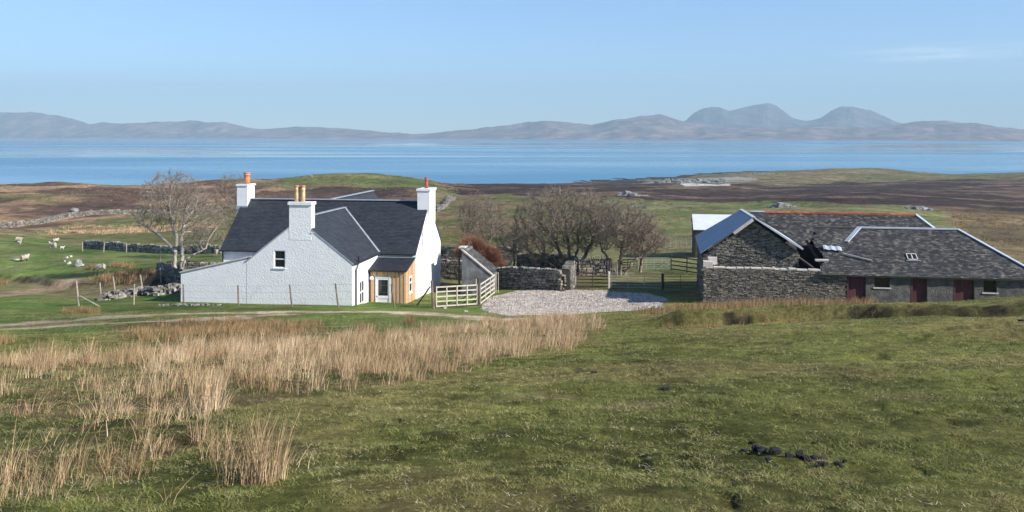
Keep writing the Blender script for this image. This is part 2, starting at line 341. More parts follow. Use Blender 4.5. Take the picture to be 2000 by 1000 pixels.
blend(far*inpoly(QX, QY, MOOR)*sstep(.56, .64, fbm(XX/40+9, YY/40, 5))*.8, (.15, .15, .055))
blend(far & inpoly(QX, QY, [(90, 442), (300, 432), (420, 436), (400, 446), (250, 456), (60, 458)]), (.27, .18, .09), (.13, .13, .045), n1)
blend(far & inpoly(QX, QY, [(-600, 468), (90, 462), (170, 484), (420, 497), (470, 520), (380, 545), (150, 545), (0, 540), (-600, 560)]), (.11, .155, .036), (.15, .165, .055), n1)
blend(far & inpoly(QX, QY, [(520, 300), (900, 300), (880, 364), (760, 366), (560, 362)]), (.10, .12, .035), (.15, .14, .05), n2)
blend(far & inpoly(QX, QY, [(450, 372), (620, 364), (800, 370), (850, 382), (800, 402), (450, 405)]), (.13, .075, .045), (.07, .045, .034), n3)
blend(far & inpoly(QX, QY, [(850, 340), (1030, 357), (1400, 362), (1700, 352), (2600, 344), (2600, 412), (1850, 413), (1500, 397), (1300, 388), (1040, 382), (870, 378)]), (.048, .031, .026), (.16, .105, .065), sstep(.48, .72, fbm(XX/50, YY/18, 6)))
blend(far & inpoly(QX, QY, [(860, 380), (1010, 378), (1000, 470), (870, 480)]), (.12, .125, .04), (.17, .12, .06), n2)
blend(far & inpoly(QX, QY, [(1100, 386), (1500, 396), (1800, 405), (1900, 430), (1700, 500), (1350, 540), (1150, 520)]), (.125, .14, .045), (.17, .16, .07), n2)
blend(far & inpoly(QX, QY, [(1830, 412), (2600, 414), (2600, 540), (1950, 520), (1880, 450)]), (.19, .14, .07), (.11, .085, .045), n2)
head = [(1200, 300), (2600, 300), (2600, 345), (1900, 346), (1700, 354), (1560, 362), (1400, 362), (1200, 354)]
blend(far & (YY > 640) & inpoly(QX, QY, head), (.14, .13, .055), (.20, .15, .08), n3)
blend(far & (YY > 640) & inpoly(PX+wx*60, PY+wy*3, [(1200, 356), (1260, 351), (1470, 346), (1480, 355), (1300, 360)]), (.16, .145, .115), (.30, .28, .23), n2)
blend((YY > 500) & (PY < 366) & inpoly(PX+wx*20, PY, [(1320, 361.5), (1425, 361), (1420, 365), (1340, 365)]), (.50, .46, .40))
blend((YY > 560) & (ZZ < -46.6), (.05, .043, .036))
gul = np.interp(PX, [1150, 1300, 1500, 1700, 1850, 2000, 2300], [33, 33.5, 33, 31.5, 30, 28.5, 27])+(fbm(XX/4, YY*0+3, 3)-.5)*2.5
blend(sstep(.3, .0, np.abs(YY-gul-1.1)-.5+(n1-.5)*.5)*sstep(1250, 1310, PX)*(.35+.65*sstep(.40, .52, fbm(XX/1.5, YY*0+1, 4))), (.025, .02, .013), (.075, .06, .03), n4)
byy = np.interp(PX, [-200, 0, 150, 300, 420], [93, 84, 75, 74, 76])+(fbm(XX/5, YY*0+8, 3)-.5)*5
blend(sstep(.8, .2, np.abs(YY-byy))*sstep(430, 350, PX)*.9, (.05, .035, .022))
blend((YY > 34) & (YY < 66) & (PX < 1010) & (PX > -2000), (.095, .145, .030), (.135, .15, .045), n1)
rushbed = [(-600, 715), (0, 705), (200, 690), (330, 665), (500, 655), (700, 655), (900, 640), (1050, 618), (1180, 622), (1170, 668), (1000, 700), (800, 745), (600, 775), (450, 800), (380, 860), (200, 960), (-200, 1080), (-600, 1100)]
blend((YY < 60) & inpoly(QX, QY, rushbed), (.10, .105, .03), (.17, .125, .055), n4)
blend((YY < 60) & inpoly(QX, QY, [(210, 640), (480, 618), (640, 628), (640, 655), (450, 672), (240, 664)]), (.15, .11, .05), (.09, .10, .03), n1)
TRKS = []
def on_track(x, y):
    r = np.zeros(x.shape, bool)
    for g, hw in TRKS:
        for a, b in zip(g[:-1], g[1:]):
            ex, ey = b.x-a.x, b.y-a.y; t = np.clip(((x-a.x)*ex+(y-a.y)*ey)/(ex*ex+ey*ey), 0, 1)
            r |= np.hypot(x-a.x-t*ex, y-a.y-t*ey)+(fbm(x/.7, y/.7, 3)-.5)*.7 < hw+.1
    return r
def track(pts, hw, c, c2, y0=20, y1=95, soft=.6):
    g = [ground(px, py, y0, y1) for px, py in pts]; d = np.full(XX.shape, 1e9)
    for a, b in zip(g[:-1], g[1:]):
        ex, ey = b.x-a.x, b.y-a.y; l = ex*ex+ey*ey
        t = np.clip(((XX-a.x)*ex+(YY-a.y)*ey)/l, 0, 1); d = np.minimum(d, np.hypot(XX-a.x-t*ex, YY-a.y-t*ey))
    k_ = sstep(hw+soft, hw-.1, d+(fbm(XX/.7, YY/.7, 3)-.5)*.7); TRKS.append((g, hw)); blend(k_, c, c2, n4)
dirt, dirt2 = (.36, .27, .175), (.48, .38, .265)
TRK = np.full(XX.shape, 0.0)
track([(-300, 645), (0, 635), (200, 621), (400, 612), (560, 609), (700, 609), (820, 611), (900, 617), (960, 624), (1040, 624)], .8, dirt, dirt2, soft=.35)
track([(-300, 656), (0, 643), (180, 633), (330, 626), (480, 618), (560, 614)], .6, dirt, dirt2, soft=.35)
track([(800, 613), (860, 615), (920, 616)], .9, dirt, dirt2)
track([(-200, 590), (0, 579), (60, 568), (110, 557), (150, 549)], .9, (.20, .14, .085), (.28, .2, .13))
track([(-200, 562), (0, 556), (80, 545), (150, 541)], .5, (.13, .085, .05), (.2, .14, .09))
GRAV = [(940, 603), (958, 583), (1000, 569), (1080, 566), (1180, 568), (1260, 573), (1310, 585), (1285, 596), (1240, 606), (1110, 615), (985, 616)]
blend((YY > 45) & (YY < 80) & inpoly(PX+wx*30, PY+wy*6, GRAV), (.30, .262, .228), (.42, .37, .33), n4)
for k, (px, py, D0, s) in enumerate([(1765, 775, 0, 34), (1240, 792, 0, 30), (1060, 775, 0, 40)]):
    g = ground(px, py, 5, 40); blend(sstep(1.0, .4, np.hypot((XX-g.x)/.55, (YY-g.y)/.3)+(n1-.5)*.5)*.8, (.13, .09, .045) if k == 0 else (.25, .2, .1))
idx = np.arange(NR*NC).reshape(NR, NC)
fq = np.stack([idx[:-1, :-1], idx[:-1, 1:], idx[1:, 1:], idx[1:, :-1]], -1).reshape(-1, 4)
gm = bpy.data.materials.new('ground_cover'); gm.use_nodes = True; t = gm.node_tree; ln = t.links.new; b = t.nodes['Principled BSDF']
b.inputs['Roughness'].default_value = .95; b.inputs['Specular IOR Level'].default_value = .1
at = t.nodes.new('ShaderNodeAttribute'); at.attribute_name = 'cover'; ge = t.nodes.new('ShaderNodeNewGeometry')
out = at.outputs['Color']
for sc, lo, hi in ((.035, .68, 1.38), (.16, .52, 1.55), (.8, .62, 1.45), (7, .6, 1.45), (45, .65, 1.4)):
    n = t.nodes.new('ShaderNodeTexNoise'); n.inputs['Scale'].default_value = sc; n.inputs['Detail'].default_value = 5; n.inputs['Roughness'].default_value = .7
    ln(ge.outputs['Position'], n.inputs['Vector']); mr = t.nodes.new('ShaderNodeMapRange'); mr.inputs[1].default_value = .3; mr.inputs[2].default_value = .7
    mr.inputs[3].default_value = lo; mr.inputs[4].default_value = hi; ln(n.outputs[0], mr.inputs[0])
    x = t.nodes.new('ShaderNodeVectorMath'); x.operation = 'SCALE'; ln(out, x.inputs[0]); ln(mr.outputs[0], x.inputs['Scale']); out = x.outputs[0]
ln(out, b.inputs['Base Color'])
nb = t.nodes.new('ShaderNodeTexNoise'); nb.inputs['Scale'].default_value = 2.5; nb.inputs['Detail'].default_value = 8; nb.inputs['Roughness'].default_value = .75
ln(ge.outputs['Position'], nb.inputs['Vector']); bp = t.nodes.new('ShaderNodeBump'); bp.inputs['Strength'].default_value = 1; bp.inputs['Distance'].default_value = .25
ln(nb.outputs[0], bp.inputs['Height'])
nb2 = t.nodes.new('ShaderNodeTexNoise'); nb2.inputs['Scale'].default_value = .22; nb2.inputs['Detail'].default_value = 6; nb2.inputs['Roughness'].default_value = .7
ln(ge.outputs['Position'], nb2.inputs['Vector']); bp2 = t.nodes.new('ShaderNodeBump'); bp2.inputs['Strength'].default_value = .8; bp2.inputs['Distance'].default_value = 2.2
sep = t.nodes.new('ShaderNodeSeparateXYZ'); ln(ge.outputs['Position'], sep.inputs[0]); mrd = t.nodes.new('ShaderNodeMapRange'); mrd.inputs[1].default_value = 90; mrd.inputs[2].default_value = 260; mrd.inputs[4].default_value = .9
ln(sep.outputs[1], mrd.inputs[0]); ln(mrd.outputs[0], bp2.inputs['Strength']); ln(nb2.outputs[0], bp2.inputs['Height']); ln(bp.outputs[0], bp2.inputs['Normal']); ln(bp2.outputs[0], b.inputs['Normal'])
gme = mesh_np('ground', np.stack([XX, YY, ZZ], -1).reshape(-1, 3), fq, gm, True)
ca = gme.color_attributes.new('cover', 'FLOAT_COLOR', 'POINT')
ca.data.foreach_set('color', np.concatenate([col.reshape(-1, 3), np.ones((NR*NC, 1))], 1).astype(np.float32).ravel())
tag(link('ground', gme), kind='structure')
# ------------------------------------------------------------------ sea
sm = bpy.data.materials.new('sea_water'); sm.use_nodes = True; t = sm.node_tree; ln = t.links.new; b = t.nodes['Principled BSDF']
b.inputs['Base Color'].default_value = (.08, .24, .365, 1); b.inputs['IOR'].default_value = 1.333
ge = t.nodes.new('ShaderNodeNewGeometry')
def tn(scale, st, det, dist=0):
    mp = t.nodes.new('ShaderNodeMapping'); mp.inputs['Scale'].default_value = st; ln(ge.outputs['Position'], mp.inputs[0])
    n = t.nodes.new('ShaderNodeTexNoise'); n.inputs['Scale'].default_value = scale; n.inputs['Detail'].default_value = det; n.inputs['Distortion'].default_value = dist
    ln(mp.outputs[0], n.inputs['Vector']); return n.outputs[0]
slick = tn(.0013, (.30, 1, 1), 6, .8)
mr = t.nodes.new('ShaderNodeMapRange'); mr.inputs[1].default_value = .42; mr.inputs[2].default_value = .60; mr.inputs[3].default_value = .04; mr.inputs[4].default_value = .36
ln(slick, mr.inputs[0]); ln(mr.outputs[0], b.inputs['Roughness'])
bp = t.nodes.new('ShaderNodeBump'); bp.inputs['Distance'].default_value = .6; ln(tn(.35, (1, 1, 1), 4), bp.inputs['Height'])
mr2 = t.nodes.new('ShaderNodeMapRange'); mr2.inputs[1].default_value = .42; mr2.inputs[2].default_value = .60; mr2.inputs[3].default_value = .0; mr2.inputs[4].default_value = .42
ln(slick, mr2.inputs[0]); ln(mr2.outputs[0], bp.inputs['Strength']); ln(bp.outputs[0], b.inputs['Normal'])
s = MB(); s.add([(-18000, 450, SEA), (18000, 450, SEA), (18000, 18500, SEA), (-18000, 18500, SEA)], [(0, 1, 2, 3)])
tag(s.build('sea', sm), kind='structure')
# ------------------------------------------------------------------ far hills across the sound
hm = mat('far_moorland', [(.06, .046, .055), (.17, .12, .115), (.32, .225, .20)],   .0045, .95, 1, .004, detail=12, coords='World', bdist=90, contrast=(.32, .66))
hm2 = mat('far_mountain_rock', [(.045, .042, .058), (.09, .078, .09), (.17, .135, .13)], .0035, .95, 1, .003, detail=12, coords='World', bdist=120, contrast=(.32, .66))
def hills(name, prof, foot, W, seed):
    pk = np.array(prof, float); a = np.linspace(pk[0, 0], pk[-1, 0], 700); tt = np.linspace(0, 1, 60)
    A, T = np.meshgrid(a, tt); D0 = np.interp(A, [p[0] for p in foot], [p[1] for p in foot])
    crag = (fbm(A/34+seed, A*0+2, 6)-.5)*9.0
    D0 = D0+(fbm(A/90+seed, A*0, 3)-.5)*400
    Y = D0+T*W; ridge = .42+.22*(fbm(A/90+seed, A*0+5, 3)-.5)
    zp = -(np.interp(A, pk[:, 0], pk[:, 1])-HY)/F*(D0+ridge*W)
    sh = np.where(T < ridge, np.clip(T/ridge, 0, 1)**.85, np.clip((1-T)/(1-ridge), 0, 1))
    sh = sh*sh*(3-2*sh)*.6+sh*.4
    XW = (A-1000)/F*Y; nz = np.abs(fbm(XW/700+seed, Y/700, 6)-.5)*2.6
    Z = -50+(zp+50)*sh*(1-np.minimum(nz*.8, .85)*(1-sh**2.5))
    Z = Z-crag*.7/F*Y*sh**6
    V = np.stack([(A-1000)/F*Y, Y, Z], -1).reshape(-1, 3)
    ix = np.arange(A.size).reshape(A.shape)
    f = np.stack([ix[:-1, :-1], ix[:-1, 1:], ix[1:, 1:], ix[1:, :-1]], -1).reshape(-1, 4)
    tag(link(name, mesh_np(name, V, f, hm2 if name == 'mountains' else hm, True)), kind='structure')
hills('hills', [(-350, 240), (-100, 224), (0, 218), (60, 219), (110, 225), (150, 234), (175, 241), (230, 240), (300, 238), (370, 236), (440, 239), (485, 250), (530, 251), (600, 248),
      (680, 251), (740, 256), (810, 262), (860, 257), (930, 250), (1000, 243), (1060, 235), (1110, 238), (1155, 245), (1205, 233), (1250, 225), (1290, 223), (1330, 235), (1400, 246),
      (1500, 248), (1600, 247), (1700, 249), (1760, 243), (1800, 236), (1850, 236), (1900, 240), (1960, 248), (2050, 257), (2350, 262)], [(-350, 11500), (0, 11200), (900, 8300), (2000, 6500), (2350, 6400)], 2600, 3)
hills('mountains', [(1180, 262), (1300, 250), (1340, 235), (1355, 221), (1375, 210), (1392, 207.5), (1408, 210), (1425, 216), (1445, 211), (1470, 205), (1500, 202), (1515, 206), (1530, 216),
      (1548, 230), (1575, 237), (1600, 230), (1625, 215), (1645, 208), (1670, 208), (1700, 215), (1730, 227), (1755, 238), (1800, 246), (1900, 256), (1980, 265)], [(1180, 10500), (2000, 9800)], 3600, 11)
# ------------------------------------------------------------------ building tools
class FR:
    """local frame of a building: origin on the ground, x along its front, y to the back"""
    def __init__(s, o, deg): s.o = Vector(o); s.t = R(deg); s.c = math.cos(s.t); s.s = math.sin(s.t)
    def fx(s, px, y=0.0):     # local x of the point of depth line y seen in photo column px
        k = (px-1000)/F; ox, oy = s.o.x-s.s*y, s.o.y+s.c*y
        return (k*oy-ox)/(s.c-k*s.s)
    def world(s, x, y, z): return Vector((s.o.x+s.c*x-s.s*y, s.o.y+s.s*x+s.c*y, s.o.z+z))
    def hz(s, py, x, y=0.0): return -(py-HY)/F*(s.o.y+s.s*x+s.c*y)-s.o.z    # local height seen at row py
def slates(mb, O, U, V, rows_span, v0, v1, w=.25, g=.14, th=.014, jit=.01, miss=0.0):
    """rows of slates on the plane O + uU + vV; rows_span(v) -> (u0, u1)"""
    O, U, V = map(Vector, (O, U, V)); U.normalize(); V.normalize(); N = U.cross(V).normalized()
    if N.z < 0: N = -N
    k = 0; v = v0
    while v < v1:
        a, b = rows_span(v+g/2); u = a-(w/2 if k % 2 else 0)
        while u < b:
            ua, ub = max(u+.004, a), min(u+w-.004, b); u += w
            if ub-ua < .03 or random.random() < miss: continue
            l = v+random.uniform(-jit, jit); h = min(l+g*1.25, v1+.02); lift = random.uniform(0, jit*.5)
            t0 = th*1.9+lift; t1 = th*.4
            P = [O+U*ua+V*l, O+U*ub+V*(l+random.uniform(-jit, jit)*.5), O+U*ub+V*h, O+U*ua+V*h]
            mb.hexa([P[0], P[1], P[2], P[3], P[0]+N*t0, P[1]+N*t0, P[2]+N*t1, P[3]+N*t1])
        v += g; k += 1
def rubble_face(mb, O, U, N, length, ztop, z0=0.0, ch=.11, sl=.42, hole=None, proud=.05):
    """coursed rubble: stones on a face; ztop(u) height, hole(u,z)->bool"""
    O, U, N = map(Vector, (O, U, N)); Z = Vector((0, 0, 1)); z = z0
    while True:
        h = ch*random.uniform(.6, 1.5); any_ = False; u = -random.uniform(0, .2)
        while u < length:
            l = sl*random.uniform(.35, 1.5); c = u+l/2; u += l
            if c < 0 or c > length: continue
            if z+h/2 > ztop(c): continue
            any_ = True
            if hole and hole(c, z+h/2): continue
            d = random.uniform(.2, 1)*proud
            mb.jbox(O+U*c+Z*(z+h/2+random.uniform(-.015, .015))+N*(d-.08), U*(l/2*.97), N*.08, (Z+U*random.uniform(-.06, .06))*(h/2*.93), .12)
        z += h
        if not any_: break
def window(parent, O, U, N, w_, h_, rows=(1,), cols=1, sill=True, depth=.10, fm=None, fw=.07, label=None):
    """white framed window set back in its opening; O lower left corner on the wall face"""
    O, U, N = map(Vector, (O, U, N)); Z = Vector((0, 0, 1)); mb = MB(); q = O-N*depth
    def bar(u0, u1, z0, z1, t=.05):
        a = [q+U*u0+Z*z0, q+U*u1+Z*z0, q+U*u1+Z*z0+N*t, q+U*u0+Z*z0+N*t]; mb.hexa(a+[p+Z*(z1-z0) for p in a])
    bar(0, w_, 0, fw); bar(0, w_, h_-fw, h_); bar(0, fw, fw, h_-fw); bar(w_-fw, w_, fw, h_-fw)
    tot = sum(rows); z = 0
    for r_ in rows[:-1]: z += r_/tot*h_; bar(fw, w_-fw, z-fw*.5, z+fw*.5, .06)
    for c_ in range(1, cols): bar(w_*c_/cols-fw*.35, w_*c_/cols+fw*.35, fw, h_-fw, .045)
    f = mb.build('window', fm or M['white'], parent, label=label)
    g = MB(); a = [q+U*.02+Z*.02+N*.005, q+U*(w_-.02)+Z*.02+N*.005, q+U*(w_-.02)+Z*.02+N*.02, q+U*.02+Z*.02+N*.02]; g.hexa(a+[p+Z*(h_-.04) for p in a]); g.build('pane', M['glass'], f)
    if sill:
        g = MB(); a = [O-U*.06-Z*.07-N*depth, O+U*(w_+.06)-Z*.07-N*depth, O+U*(w_+.06)-Z*.07+N*.07, O-U*.06-Z*.07+N*.07]
        g.hexa(a+[p+Z*.068 for p in a]); g.build('sill', fm or M['white'], f)
    return f
# ------------------------------------------------------------------ white farmhouse
HF = FR((-7.02, 63.5, -12.3), -9.0)
hs = thing('farmhouse', 'white roughcast farmhouse with new dark slate roofs, three chimneys and a timber porch', 'house', HF.o, HF.t)
X, Y, Z = Vector((1, 0, 0)), Vector((0, 1, 0)), Vector((0, 0, 1))
EV, RD, WD, LN = 3.71, 7.08, 7.6, 15.1
WX0, WX1, WY, WR = -10.3, -2.8, -5.8, 6.55; WC = (WX0+WX1)/2
wl = MB()
gab = [(0, -1.5), (WD, -1.5), (WD, EV), (WD/2, RD-.06), (0, EV)]
sl1 = [(3.05, 3.9), (3.35, 3.9), (3.35, 5.0), (3.05, 5.0)]; sl2 = [(1.1, 2.9), (1.4, 2.9), (1.4, 3.6), (1.1, 3.6)]
wl.slab(gab, [[(1.7, 3.75), (2.25, 3.75), (2.25, 5.2), (1.7, 5.2)]], (0, 0, 0), Y, Z, X, .5)
wl.slab(gab, [], (-LN, 0, 0), Y, Z, -X, .5)
wl.slab([(-LN+.5, -1.5), (-.5, -1.5), (-.5, EV), (-LN+.5, EV)], [], (0, 0.002, 0), X, Z, -Y, .5)
wl.slab([(-LN+.5, -1.5), (-.5, -1.5), (-.5, EV), (-LN+.5, EV)], [], (0, WD-.002, 0), X, Z, Y, .5)
gwx = HF.fx(535, WY); gwx1 = HF.fx(557, WY); gz0, gz1 = HF.hz(523, gwx, WY), HF.hz(489, gwx, WY)
wl.slab([(WX0, -1.5), (WX1, -1.5), (WX1, 3.68), (WC, WR-.05), (WX0, 3.68)], [[(gwx, gz0), (gwx1, gz0), (gwx1, gz1), (gwx, gz1)]], (0, WY, 0), X, Z, -Y, .5)
swy0, swy1, swz0, swz1 = -4.25, -3.15, .55, 2.2      # tall window in the wing's side wall
wl.slab([(WY+.5, -1.5), (-.01, -1.5), (-.01, 3.66), (WY+.5, 3.66)], [[(swy0, swz0), (swy1, swz0), (swy1, swz1), (swy0, swz1)]], (WX1, 0, 0), Y, Z, X, .5)
wl.slab([(WY+.5, -1.5), (-.01, -1.5), (-.01, 3.66), (WY+.5, 3.66)], [], (WX0, 0, 0), Y, Z, -X, .5)
RX = HF.fx(652, 4.0)-.1
wl.slab([(RX-2.6, 0), (RX+2.6, 0), (RX+2.6, EV), (RX, 7.0), (RX-2.6, EV)], [], (0, WD+6.3, 0), X, Z, Y, .4)
wl.build('wall', M['harl'], hs)
yw = MB(); ex = HF.fx(353, WY)
yw.slab([(ex, -1.5), (WX0-.002, -1.5), (WX0-.002, 3.86), (ex, 2.72)], [], (0, WY+.012, 0), X, Z, -Y, .42)
yw.slab([(WY+.4, -1.5), (-.01, -1.5), (-.01, 2.6), (WY+.4, 2.7)], [], (ex, 0, 0), Y, Z, -X, .4)
yo = yw.build('yard_wall', M['harl'], hs)
cp = MB(); cp.beam((ex-.05, WY+.17, 2.76), (WX0+.35, WY+.17, 3.97), .50, .07); cp.build('coping', M['limewash'], yo)
# roofs
def roof_slab(mb, pts, th=.09):
    P = [Vector(p) for p in pts]; N = (P[1]-P[0]).cross(P[2]-P[0]).normalized()
    if N.z < 0: N = -N
    n = len(P); mb.add(P+[p-N*th for p in P], [tuple(range(n)), tuple(range(2*n-1, n-1, -1))]+[(i, (i+1) % n, n+(i+1) % n, n+i) for i in range(n)])
sp = (RD-EV)/(WD/2); rf = MB(); xl, xr = -LN-.08, .05
e0 = -.22; ez = EV+sp*e0+.04; sl = math.hypot(WD/2-e0, RD+.04-ez)
roof_slab(rf, [(xl, e0, ez), (xr, e0, ez), (xr, WD/2, RD+.04), (xl, WD/2, RD+.04)])
roof_slab(rf, [(xl, WD+.2, ez), (xr, WD+.2, ez), (xr, WD/2, RD+.04), (xl, WD/2, RD+.04)])
slates(rf, (0, e0, ez), X, (0, WD/2-e0, RD+.04-ez), lambda v: (xl, xr), 0, sl-.08)
sw = (WR-3.66)/(WX1-WC+.0); ye = WY-.006; xe = WX1+.12; we = 3.66-sw*.12+.04
def myr(z): return (z-EV-.04)/sp
for sgn in (1, -1):
    ex1 = WC+sgn*(xe-WC); lw = math.hypot(xe-WC, WR+.04-we)
    roof_slab(rf, [(ex1, ye, we), (ex1, myr(we)+.35, we), (WC, myr(WR+.04)+.1, WR+.04), (WC, ye, WR+.04)])
    if sgn == 1:
        vb = lambda v: (ye, myr(we+(WR+.04-we)*v/lw)+.02)
        slates(rf, (ex1, 0, we), Y, (WC-ex1, 0, WR+.04-we), vb, 0, lw-.06)
    else:
        slates(rf, (ex1, 0, we), Y, (WC-ex1, 0, WR+.04-we), vb, 0, lw-.06, w=.4, g=.3)
RRD = RD+.10   # rear wing roof
for sgn in (1, -1):
    roof_slab(rf, [(RX+sgn*2.8, WD+6.45, 3.6), (RX+sgn*2.8, WD-.2, 3.6), (RX, WD/2+.1, RRD), (RX, WD+6.45, RRD)])
slates(rf, (RX+2.8, 0, 3.6), Y, (-2.8, 0, RRD-3.6), lambda v: (WD+.0-v*.9, WD+6.45), 0, 4.4)
ro = rf.build('roof', M['slate'], hs)
fl = MB(); fl.beam((xl, WD/2, RD+.08), (xr, WD/2, RD+.08), .34, .07)
fl.beam((WC, ye, WR+.075), (WC, myr(WR)+.05, WR+.075), .30, .06)
fl.beam((RX, WD/2, RRD+.03), (RX, WD+6.5, RRD+.03), .30, .06)
fl.build('ridge_flashing', M['lead'], ro)
vl = MB(); vl.beam((WC, myr(WR+.04), WR+.07), (xe, myr(we)+.05, we+.06), .26, .05); vl.build('valley_flashing', M['lead'], ro)
vg = MB(); cl_, cr_ = HF.fx(565, WY)-.02, HF.fx(608, WY)+.02
for xs_, x2_ in ((cr_, xe), (cl_, 2*WC-xe)): vg.beam((xs_, ye-.01, WR-.02-sw*abs(xs_-WC)), (x2_, ye-.005, we-.04), .03, .08)
vg.build('verge', M['lead'], ro)
gt = MB(); gt.tube((xl, e0-.07, ez-.02), (WX0-.2, e0-.07, ez-.02), .065); gt.build('gutter', M['black'], hs)
gt = MB(); gt.tube((WX1+.2, e0-.07, ez-.02), (xr, e0-.07, ez-.02), .065)
gt.build('gutter', M['black'], hs); gt = MB(); gt.tube((xe+.05, ye, we-.02), (xe+.05, -.25, we-.02), .06); gt.build('gutter', M['black'], hs)
dp = MB(); dp.tube((xe+.05, -5.0, we-.05), (WX1+.09, -5.25, we-.55), .05); dp.tube((WX1+.09, -5.25, we-.5), (WX1+.09, -5.25, -1), .055); dp.tube((xe+.07, -5.0, we-.1), (xe+.07, -5.0, we+.42), .055)
dp.build('drainpipe', M['black'], hs)
dp = MB(); dp.tube((-LN+.1, -.1, EV-.2), (-LN+.1, -.1, -1), .05); dp.build('drainpipe', M['black'], hs)
# chimneys
def pot(parent, c, r, h, m, dark=None):
    p = MB(); p.lathe(c, [(r*.92, 0), (r*.9, h*.5), (r*.82, h*.72), (r*1.02, h*.75), (r*1.05, h*.8), (r*.85, h*.84), (r*.86, h*.93), (r*1.04, h*.95), (r*1.02, h), (r*.7, h), (r*.68, h*.9)], 16)
    o = p.build('chimney_pot', m, parent, True)
    if dark:
        q = MB(); q.lathe(Vector(c)+Vector((0, 0, h*.935)), [(r*.9, 0), (r*1.08, .01), (r*1.06, h*.08), (r*.7, h*.085)], 16); q.build('pot_rim', dark, o, True)
ch = MB(); cx = HF.fx(474.5, 3.3); zt = HF.hz(363, cx, 3.3)
ch.box(cx-.43, cx+.43, 3.15, 4.45, RD-1.0, zt); ch.box(cx-.50, cx+.50, 3.08, 4.52, zt, zt+.13)
co = ch.build('chimney', M['harl'], hs); pot(co, (cx+.12, 3.75, zt+.13), .27, .93, M['potred'])
q = MB(); q.box(cx-.47, cx+.47, 3.10, 3.145, RD-.75, RD-.45); q.build('flashing', M['lead'], co)
ch = MB(); cl, cr = HF.fx(565, WY), HF.fx(608, WY); zt = HF.hz(400, cl, WY)
ch.box(cl, cr, WY-.014, WY+.62, WR-1.4, zt); ch.box(cl-.07, cr+.07, WY-.11, WY+.69, zt, zt+.20); ch.box(cr-.02, cr+.16, WY-.05, WY+.66, WR-.93, WR-.86)
co = ch.build('chimney', M['harl'], hs)
for px in (579.5, 592): pot(co, (HF.fx(px, WY+.25), WY+.25, zt+.20), .155, 1.08, M['pot'], M['potred'])
pot(co, (HF.fx(586, WY+.5), WY+.48, zt+.20), .13, 1.0, M['pot'], M['potred'])
ch = MB(); zt = HF.hz(373, 0, 3.1)
ch.box(-.72, .24, 3.1, 4.9, RD-1.6, zt); ch.box(-.79, .31, 3.03, 4.97, zt, zt+.16)
ch.add([(-.01, 2.75, -1.5), (.22, 2.75, -1.5), (.22, 5.2, -1.5), (-.01, 5.2, -1.5), (-.01, 2.75, 4.6), (.22, 2.75, 4.6), (.22, 5.2, 4.6), (-.01, 5.2, 4.6),
        (-.01, 3.12, 5.5), (.22, 3.12, 5.5), (.22, 4.88, 5.5), (-.01, 4.88, 5.5)],
       [(0, 1, 5, 4), (1, 2, 6, 5), (2, 3, 7, 6), (3, 0, 4, 7), (4, 5, 9, 8), (5, 6, 10, 9), (6, 7, 11, 10), (7, 4, 8, 11), (8, 9, 10, 11), (0, 3, 2, 1)])
co = ch.build('chimney', M['harl'], hs); pot(co, (-.22, 3.9, zt+.16), .15, .85, M['potdark'])
# windows
window(hs, (gwx, WY, gz0), X, -Y, gwx1-gwx, gz1-gz0, rows=(1, 1), fw=.06)
window(hs, (WX1, swy0, swz0), Y, X, swy1-swy0, swz1-swz0, rows=(1, 1), cols=2, fw=.10)
window(hs, (0, 1.7, 3.75), Y, X, .55, 1.45, rows=(1, 1), fw=.08)
# porch
PX0, PX1, PYF, PT0, PT1 = WX1+.01, -.06, -2.3, HF.hz(529, -.06, -2.3), 3.30
dx0, dx1 = HF.fx(733, PYF), HF.fx(763, PYF); dz1 = HF.hz(540, dx0, PYF)
cb = MB(); x = PX0
while x < PX1-.01:
    x2 = min(x+.135, PX1); zb = dz1+.0 if (x+x2)/2 > dx0-.02 and (x+x2)/2 < dx1+.02 else -1
    pr = .025 if int((x-PX0)/.135+.5) % 2 else .0
    cb.box(x+.004, x2-.004, PYF-pr, PYF+.06, zb, PT0); x = x2
y = PYF+.001; wy0, wy1, wz0, wz1 = -1.72, -.95, HF.hz(573, 0, -1.7), HF.hz(541, 0, -1.7); k = 0
while y < -.02:
    y2 = min(y+.14, -.01); pr = .02 if k % 2 else 0; k += 1; m_ = (y+y2)/2; top = PT0+(PT1-PT0)*(m_-PYF)/(-PYF)
    segs = [(-1, wz0), (wz1, top)] if wy0 < m_ < wy1 else [(-1, top)]
    for a, b_ in segs: cb.box(PX1-.06, PX1+pr, y+.004, y2-.004, a, b_)
    y = y2
po = cb.build('porch_wall', M['cedar'], hs)
ins = MB(); ins.box(PX0, PX1-.08, PYF+.3, PYF+.33, -1, PT0); ins.build('porch_lining', M['mortar'], hs)
ps = MB(); el = PYF-.15; ezp = PT0+.05-(PT1-PT0)/(-PYF)*.15
roof_slab(ps, [(PX0, el, ezp), (PX1+.08, el, ezp), (PX1+.08, -.01, PT1+.05), (PX0, -.01, PT1+.05)], .06)
slates(ps, (0, el, ezp), X, (0, -el, PT1+.05-ezp), lambda v: (PX0, PX1+.08), 0, math.hypot(el, PT1+.05-ezp)-.35, w=.28)
pr_ = ps.build('porch_roof', M['slate'], hs)
q = MB(); q.beam((PX0, -.17, PT1+.03), (PX1+.1, -.17, PT1+.03), .34, .05); q.build('porch_flashing', M['lead'], pr_)
q = MB(); q.tube((PX0, el-.06, ezp-.03), (PX1+.05, el-.06, ezp-.03), .055); q.tube((PX0+.06, PYF-.09, ezp-.05), (PX0+.06, PYF-.09, -1), .04); q.build('porch_gutter', M['black'], hs)
d = MB(); fw = .09; yd = PYF
